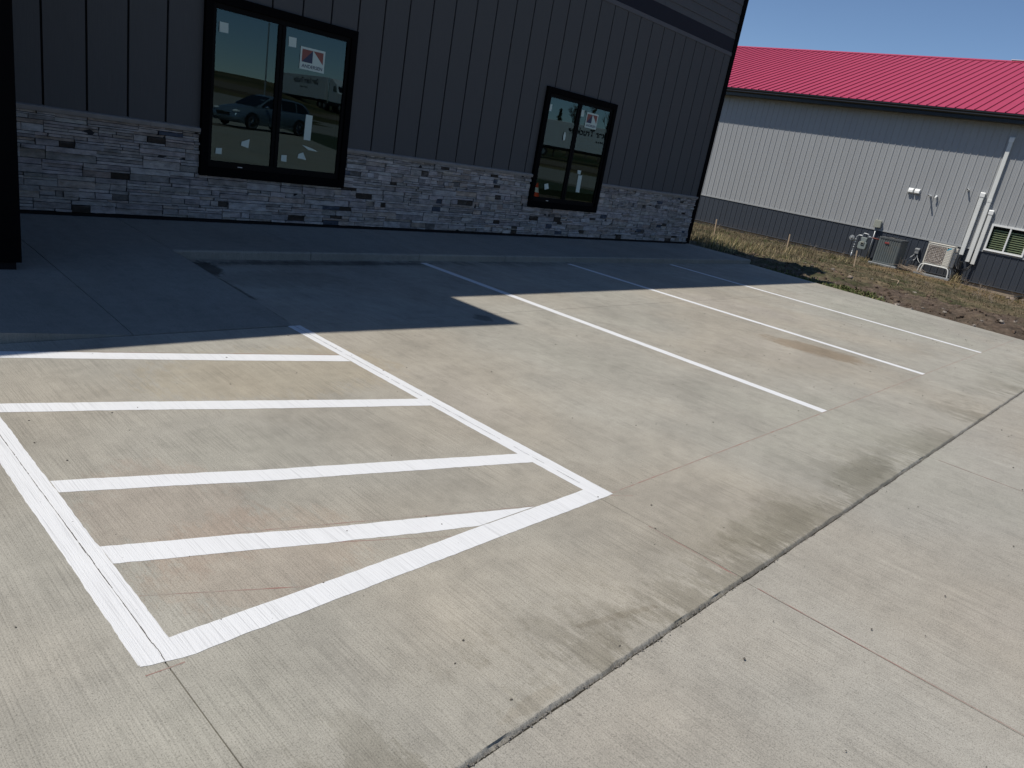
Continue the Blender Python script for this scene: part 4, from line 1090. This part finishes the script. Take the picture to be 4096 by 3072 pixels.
tag(tw.build('brush_pile', 'twig', loc=(29.1, 7.6, -.3)), 'tangled pile of dry twigs between the two condensers', 'twigs')
st_ = MB()
def weed(x, y, h, n_):
    z = yard_z(x, y) - .02
    for k in range(n_):
        a = uni(0, 6.3); l = h * uni(.5, 1); p = Vector((x, y, z)); q = p + Vector((math.cos(a) * l * .25, math.sin(a) * l * .25, l * .6)); r_ = q + Vector((math.cos(a + .5) * l * .25, math.sin(a + .5) * l * .25, l * .35))
        st_.tube([p, q, r_], [.004, .003, .0015], 4); 
        for m_ in range(2): b = uni(0, 6.3); s_ = p.lerp(q, uni(.5, 1)); st_.tube([s_, s_ + Vector((math.cos(b) * .08, math.sin(b) * .08, .07)) * uni(.5, 1.3)], [.0025, .001], 4)
for k in range(46):
    x = uni(22, 29.6); y = uni(3.3, 6.0) if k < 26 else uni(6, 15); weed(x, y, uni(.15, .42), random.randint(2, 5))
weed(19.9, 10.0, .3, 2); weed(21.6, 9.8, .33, 2); weed(16.4, 7.6, .2, 3)
tag(st_.build('dead_weeds', 'twig'), 'thin bare dead weed stems standing in the yard', 'weeds', kind='stuff')
for (x, y, r, lab) in ((27.75, 4.02, .085, 'larger brown rock under the downspout mouth'), (27.55, 4.12, .06, 'smaller rounded rock left of the downspout mouth'), (17.15, 5.55, .055, 'pale stone near the slab edge where the building shadow ends')):
    mb = MB(); mb.blob((x, y, yard_z(x, y) + r * .3), r * 1.25, r, r * .8, seed=x, n=14, m=9, amp=.25)
    tag(mb.build('rock', 'rock', smooth=True, loc=(x, y, yard_z(x, y))), lab, 'rock')
# a fallen stick
mb = MB(); mb.tube(bez([(21.4, 5.9, yard_z(21.4, 5.9) + .03), (21.0, 5.6, yard_z(21, 5.6) + .06), (20.4, 5.45, yard_z(20.4, 5.45) + .03)], 4), .009, 6)
tag(mb.build('stick', 'wood', loc=(21, 5.6, -.1)), 'pale broken stick lying on the bare dirt', 'stick')

# ------------------------------------------------------------------ country across the street (seen in the window glass)
YM = 2 * (YW - .03)
def far_z(x, y):
    D = math.hypot(x, YM - y); a = math.degrees(math.atan2(x, YM - y))
    if a <= 28.5: s = .043
    elif a <= 31: s = .043 - (a - 28.5) / 2.5 * .021
    elif a <= 48: s = .022 - (a - 31) / 17 * .0065
    else: s = .0155
    lo = -.62 + .50 * min(1, max(0, (2 - y) / 7)) if (10 < x < 55 and y > -9) else -.12
    if y > 2: lo = -.62
    return lo + s * max(0, min(D, 150) - 42) * min(1, max(0, (10 - y) / 20))
def grid_sheet(fn, x0, x1, y0, y1, st, dz=0., inside=None):
    mb = MB(); nx = int((x1 - x0) / st); ny = int((y1 - y0) / st)
    mb.v = [(x0 + i * st, y0 + j * st, fn(x0 + i * st, y0 + j * st) + dz) for j in range(ny + 1) for i in range(nx + 1)]
    for j in range(ny):
        for i in range(nx):
            a = j * (nx + 1) + i
            if inside is None or inside(x0 + (i + .5) * st, y0 + (j + .5) * st): mb.f.append((a, a + 1, a + nx + 2, a + nx + 1)); mb.mi.append(0)
    return mb
tag(grid_sheet(far_z, -600, 600, -600, 600, 6, -.15).build('ground', 'field', smooth=True), kind='structure')
def strip_sheet(p0, p1, width, dz, name, m, n=60, w0=0.):
    dz -= .13
    mb = MB(); p0 = Vector(p0); p1 = Vector(p1); d = (p1 - p0).normalized(); nn = Vector((-d.y, d.x)); vs = []
    for k in range(n + 1):
        c = p0.lerp(p1, k / n)
        for w_ in range(7):
            q = c + nn * (w0 + width * (w_ / 6 - .5)); vs.append((q.x, q.y, far_z(q.x, q.y) + dz))
    mb.add(vs, [(k * 7 + w_, k * 7 + w_ + 1, (k + 1) * 7 + w_ + 1, (k + 1) * 7 + w_) for k in range(n) for w_ in range(6)])
    for w_ in (0, 6):
        e = [vs[k * 7 + w_] for k in range(n + 1)]
        mb.add(e + [(p[0], p[1], p[2] - .7) for p in e], [(k, k + 1, k + n + 2, k + n + 1) for k in range(n)])
    tag(mb.build(name, m), kind='structure')
strip_sheet((43, -9.2), (16, -62), 15, .10, 'street', 'street')
strip_sheet((62, -15), (34, -80), 12, .12, 'gravel_shoulder', 'bareearth')
mb = MB(); mb.extrude([(15.8, -3.4, -.9), (18.5, -11.6, -.9), (24.7, -27, -.9), (32, -24, -.9), (29.5, -4, -.9)], (0, 0, .87)); tag(mb.build('lawn', 'lawn'), kind='structure')
mb = MB(); mb.poly([(-2, -24, .002), (16.5, -19.5, .002), (17.5, -16.5, .002), (-2, -17.5, .002)][::-1]); tag(mb.build('median_soil', 'bareearth'), kind='structure')
# parked car
def build_car(px, py, yaw):
    root = thing('parked_car', (px, py, 0), 'silver blue crossover parked across the lot, seen mirrored in the larger window', 'car')
    root.rotation_euler = (0, 0, yaw)
    # work in local space, then offset so build() subtracts root.location
    def lo(mb): mb.v = [(x + px, y + py, z) for x, y, z in mb.v]; return mb
    st = [(-2.35, .52, .62, .78), (-2.28, .72, .74, .84), (-2.0, .84, .86, .89), (-1.5, .90, .98, .92), (-1.0, .92, 1.03, .93), (0, .93, 1.05, .93), (1.2, .93, 1.06, .93), (1.9, .92, 1.08, .91), (2.25, .86, 1.06, .84), (2.36, .72, .98, .72)]
    mb = MB(); vs = []; m_ = 12
    for x, hw, zt, hb in st:
        sec = [(-hb * .96, .24), (-hb, .45), (-hb, .68), (-hw * .985, zt * .86), (-hw * .90, zt * .97), (-hw * .5, zt + .02), (hw * .5, zt + .02), (hw * .90, zt * .97), (hw * .985, zt * .86), (hb, .68), (hb, .45), (hb * .96, .24)]
        vs += [(x, y, z) for y, z in sec]
    n = len(st); fs = [(i * m_ + k, (i + 1) * m_ + k, (i + 1) * m_ + (k + 1) % m_, i * m_ + (k + 1) % m_) for i in range(n - 1) for k in range(m_)]
    fs += [tuple(range(m_)), tuple(reversed(range((n - 1) * m_, n * m_)))]
    mb.add(vs, fs); lo(mb).build('body', 'carpaint', root, smooth=True)
    gh = [(-1.12, 1.02, .80, 1.03), (-.55, 1.0, .84, 1.38), (-.20, 1.0, .84, 1.56), (.3, 1.0, .84, 1.63), (1.2, 1.0, .84, 1.62), (1.9, 1.0, .82, 1.54), (2.22, 1.02, .76, 1.30), (2.34, 1.02, .74, 1.05)]
    mb = MB(); vs = []
    for x, zb_, hw, zt in gh:
        q = (zt - zb_) / .62; ht = hw - .17 * q
        vs += [(x, -hw, zb_), (x, -ht, zt - .05 * q), (x, -ht * .8, zt), (x, ht * .8, zt), (x, ht, zt - .05 * q), (x, hw, zb_)]
    fs = [(i * 6 + k, (i + 1) * 6 + k, (i + 1) * 6 + k + 1, i * 6 + k + 1) for i in range(len(gh) - 1) for k in range(5)]
    mb.add(vs, fs); cab = lo(mb).build('cabin', 'carpaint', root, smooth=True)
    def sidep(x, z, sgn):
        # point on the cabin side plane
        q = (z - 1.0) / .62; return (x, sgn * (.845 - .17 * q + .012), z)
    for sgn in (-1, 1):
        for pts in ([(-.92, 1.09), (-.42, 1.40), (-.08, 1.52), (.32, 1.545), (.32, 1.09)], [(.39, 1.09), (.39, 1.545), (1.28, 1.535), (1.28, 1.09)], [(1.35, 1.10), (1.35, 1.53), (1.78, 1.46), (2.08, 1.20), (2.05, 1.12)]):
            mb = MB(); mb.poly([sidep(x, z, sgn) for x, z in pts]); lo(mb).build('side_window', 'carglass', root)
    mb = MB(); mb.poly([(-1.10, -.72, 1.07), (-1.10, .72, 1.07), (-.56, .70, 1.385), (-.23, .60, 1.555), (-.23, -.60, 1.555), (-.56, -.70, 1.385)]); lo(mb).build('windscreen', 'carglass', root)
    for x in (-1.45, 1.48):
        for sgn in (-1, 1):
            mb = MB(); y = sgn * .90; mb.cyl((x, y - .10, .35), (x, y + .06 * sgn, .35), .35, 26); wl = lo(mb).build('wheel', 'tyre', root, bevel=.02)
            mb = MB(); yy = sgn * .968; mb.tube([(x + .24 * math.cos(2 * math.pi * k / 24), yy, .35 + .24 * math.sin(2 * math.pi * k / 24)) for k in range(25)], .014, 6)
            for k in range(10): a = 2 * math.pi * k / 10; mb.tube([(x + .03 * math.cos(a), yy, .35 + .03 * math.sin(a)), (x + .235 * math.cos(a), yy, .35 + .235 * math.sin(a))], .014, 5)
            lo(mb).build('rim', 'chrome', wl)
            mb = MB(); mb.tube([(x + .40 * math.cos(math.pi * k / 14), sgn * .935, .36 + .40 * math.sin(math.pi * k / 14)) for k in range(15)], .03, 6); lo(mb).build('wheel_arch', 'blk', root)
    for sgn in (-1, 1):
        mb = MB(); mb.blob((-2.17, sgn * .66, .74), .17, .16, .075, amp=0, n=14, m=8); lo(mb).build('headlight', 'lampglass', root, smooth=True)
        mb = MB(); mb.blob((2.27, sgn * .70, .92), .09, .13, .10, amp=0, n=12, m=8); lo(mb).build('tail_light', 'lampred', root, smooth=True)
        mb = MB(); mb.blob((-.70, sgn * 1.0, 1.10), .09, .12, .075, amp=0, n=12, m=8); lo(mb).build('wing_mirror', 'chrome', root, smooth=True)
    mb = MB(); mb.box(-2.375, -2.34, -.45, .45, .50, .64); lo(mb).build('radiator_grille', 'blk', root, bevel=.01)
    mb = MB(); mb.box(-2.39, -2.376, -.42, .42, .62, .635); lo(mb).build('grille_bar', 'chrome', root)
build_car(18.95, -18.35, rad(-13))
# trucks
def build_truck(rear, front, zg, lab, tlab, flag):
    rear = Vector(rear); front = Vector(front); d = (front - rear); Lg = d.length; yaw = math.atan2(d.y, d.x)
    root = thing('semi_trailer', (rear.x, rear.y, zg), lab, 'trailer', 'white semi trucks across the street'); root.rotation_euler = (0, 0, yaw)
    def lo(mb): mb.v = [(x + rear.x, y + rear.y, z + zg) for x, y, z in mb.v]; return mb
    mb = MB(); mb.box(0, Lg, -1.3, 1.3, 1.22, 4.0); lo(mb).build('box', 'trailer', root, bevel=.03)
    mb = MB(); mb.box(.0, Lg, -1.31, 1.31, 1.10, 1.215); mb.box(.3, Lg - .3, -.5, .5, .95, 1.10); mb.box(Lg - 3.0, Lg - 2.8, -.9, -.7, .1, .95); mb.box(Lg - 3.0, Lg - 2.8, .7, .9, .1, .95); lo(mb).build('chassis', 'blk', root)
    for x in (1.2, 2.5):
        for s_ in (-1, 1):
            mb = MB(); mb.cyl((x, s_ * .75, .52), (x, s_ * 1.25, .52), .52, 22); wl = lo(mb).build('wheel', 'tyre', root, bevel=.03)
            mb = MB(); mb.cyl((x, s_ * 1.25, .52), (x, s_ * 1.275, .52), .28, 16); lo(mb).build('rim', 'alu', wl)
    # lettering on the side that faces the dark building (left side)
    mb = MB(); s_ = 1; y = 1.3 + .012
    text_into(mb, 'Dave Kuker Trucking', (Lg * (.86 if flag else .75), y, 2.72), (-1, 0, 0), (0, 0, 1), .95, Lg * (.50 if flag else .44), bold=.03)
    for k in range(11):
        if k not in (5,): mb.quad((Lg * .66 - k * .22, y, 2.38), (Lg * .66 - k * .22 - .15, y, 2.38), (Lg * .66 - k * .22 - .15, y, 2.55), (Lg * .66 - k * .22, y, 2.55))
    lo(mb).build('lettering', 'letter', root)
    rt = thing('semi_tractor', (rear.x, rear.y, zg), tlab, 'truck', 'white semi trucks across the street'); rt.rotation_euler = (0, 0, yaw)
    mb = MB(); a = Lg + .9
    mb.extrude([(a, -1.2, 1.1), (a, -1.2, 3.75), (a + .6, -1.2, 3.95), (a + 2.0, -1.2, 3.3), (a + 2.35, -1.2, 2.35), (a + 4.1, -1.2, 2.05), (a + 4.35, -1.2, 1.0)], (0, 2.4, 0)); lo(mb).build('cab', 'trailer', rt, bevel=.06)
    mb = MB(); mb.box(Lg - 2.2, a + 4.4, -.95, .95, .6, 1.05); lo(mb).build('chassis', 'blk', rt)
    for s_ in (-1, 1):
        mb = MB(); mb.poly([(a + 1.1, s_ * 1.212, 2.35), (a + 1.1, s_ * 1.212, 3.1), (a + 1.85, s_ * 1.212, 3.1), (a + 2.15, s_ * 1.212, 2.35)]); lo(mb).build('side_window', 'carglass', rt)
        mb = MB(); mb.cyl((a - .3, s_ * 1.1, .9), (a - .3, s_ * 1.1, 4.0), .09, 10); lo(mb).build('exhaust_stack', 'chrome', rt)
        for x in (Lg - 1.4, Lg - .1, a + 3.4):
            mb = MB(); mb.cyl((x, s_ * .8, .52), (x, s_ * 1.22, .52), .52, 22); wl = lo(mb).build('wheel', 'tyre', rt, bevel=.03)
            mb = MB(); mb.cyl((x, s_ * 1.22, .52), (x, s_ * 1.245, .52), .28, 16); lo(mb).build('rim', 'alu', wl)
    mb = MB(); mb.poly([(a + 2.03, -1.0, 3.2), (a + 2.03, 1.0, 3.2), (a + 2.37, 1.0, 2.42), (a + 2.37, -1.0, 2.42)]); lo(mb).build('windscreen', 'carglass', rt)
build_truck((59.6, -88.0), (57.9, -72.6), 1.25, 'white box trailer mirrored in the right pane of the larger window', 'white tractor at the head of the trailer in the larger window', True)
build_truck((64.2, -43.5), (74.6, -31.4), .62, 'long white box trailer mirrored across both panes of the smaller window', 'white tractor pulling the trailer seen in the smaller window', False)
# safety cone
t = thing('traffic_cone', (18.76, .2, -.02), 'orange traffic cone with white collar mirrored low in the smaller window', 'cone')
zc = -.03
mb = MB(); mb.box(18.58, 18.94, .02, .38, zc, zc + .03); mb.build('base', 'orange', t, bevel=.01)
mb = MB(); mb.tube([(18.76, .2, zc + .03), (18.76, .2, zc + .18)], [.13, .095], 18); mb.tube([(18.76, .2, zc + .34), (18.76, .2, zc + .48)], [.058, .025], 18); mb.build('body', 'orange', t)
mb = MB(); mb.tube([(18.76, .2, zc + .18), (18.76, .2, zc + .34)], [.096, .059], 18); mb.build('collar', 'white', t)
# utility pole and a conifer
px, py = 60 * math.sin(rad(28.3)), YM - 60 * math.cos(rad(28.3))
mb = MB(); mb.tube([(px, py, 0), (px, py, 7.2)], [.06, .045], 10); mb.blob((px, py, 7.25), .09, .09, .09, amp=0)
tag(mb.build('flagpole', 'galv', loc=(px, py, 0)), 'thin bare pole standing behind the parked car', 'pole')
a_ = rad(49.2); px, py = 98 * math.sin(a_), YM - 98 * math.cos(a_)
t = thing('conifer_tree', (px, py, .7), 'small dark conifer behind the long white trailer', 'tree')
mb = MB(); mb.tube([(px, py, .3), (px, py, 6.2)], [.12, .03], 8); mb.build('trunk', 'trunk', t)
mb = MB()
for k in range(1400):
    h = uni(.12, 1) ; z = .7 + 5.8 * h; r = (1 - h) * 1.25 * uni(.3, 1.05); a = uni(0, 6.3); c = Vector((px + r * math.cos(a), py + r * math.sin(a), z)); s_ = uni(.10, .26)
    e1 = Vector((math.cos(a) * s_, math.sin(a) * s_, -s_ * .4)); e2 = Vector((-math.sin(a), math.cos(a), uni(-.3, .3))) * s_ * .45
    mb.quad(c - e2, c + e1, c + e2, c - e1 * .2)
mb.build('crown', 'needle', t)
for i, (az, D, h_) in enumerate(((50.2, 112, 9.5), (51.6, 118, 11), (52.6, 110, 9))):
    a_ = rad(az); px, py = D * math.sin(a_), YM - D * math.cos(a_)
    t = thing('bare_tree', (px, py, 1), ('bare grey tree nearest the conifer, behind the long trailer', 'tallest bare grey tree behind the long trailer', 'bare grey tree farthest from the conifer, behind the long trailer')[i], 'tree', 'bare trees behind the trailer')
    mb = MB(); mb.tube([(px, py, .5), (px + .1, py, h_ * .35)], [.18, .12], 8); mb.build('trunk', 'trunk', t)
    mb = MB()
    def branch(p, d, l, r_, dep):
        q = p + d * l; mb.tube([p, q], [r_, r_ * .65], 4, caps=False)
        if dep:
            for k in range(4):
                nd = (d + Vector((uni(-.8, .8), uni(-.8, .8), uni(-.1, .5)))).normalized(); branch(p.lerp(q, uni(.55, 1)), nd, l * uni(.6, .8), r_ * .6, dep - 1)
    branch(Vector((px + .1, py, h_ * .33)), Vector((0, 0, 1)), h_ * .25, .11, 4); mb.build('crown', 'trunk', t)
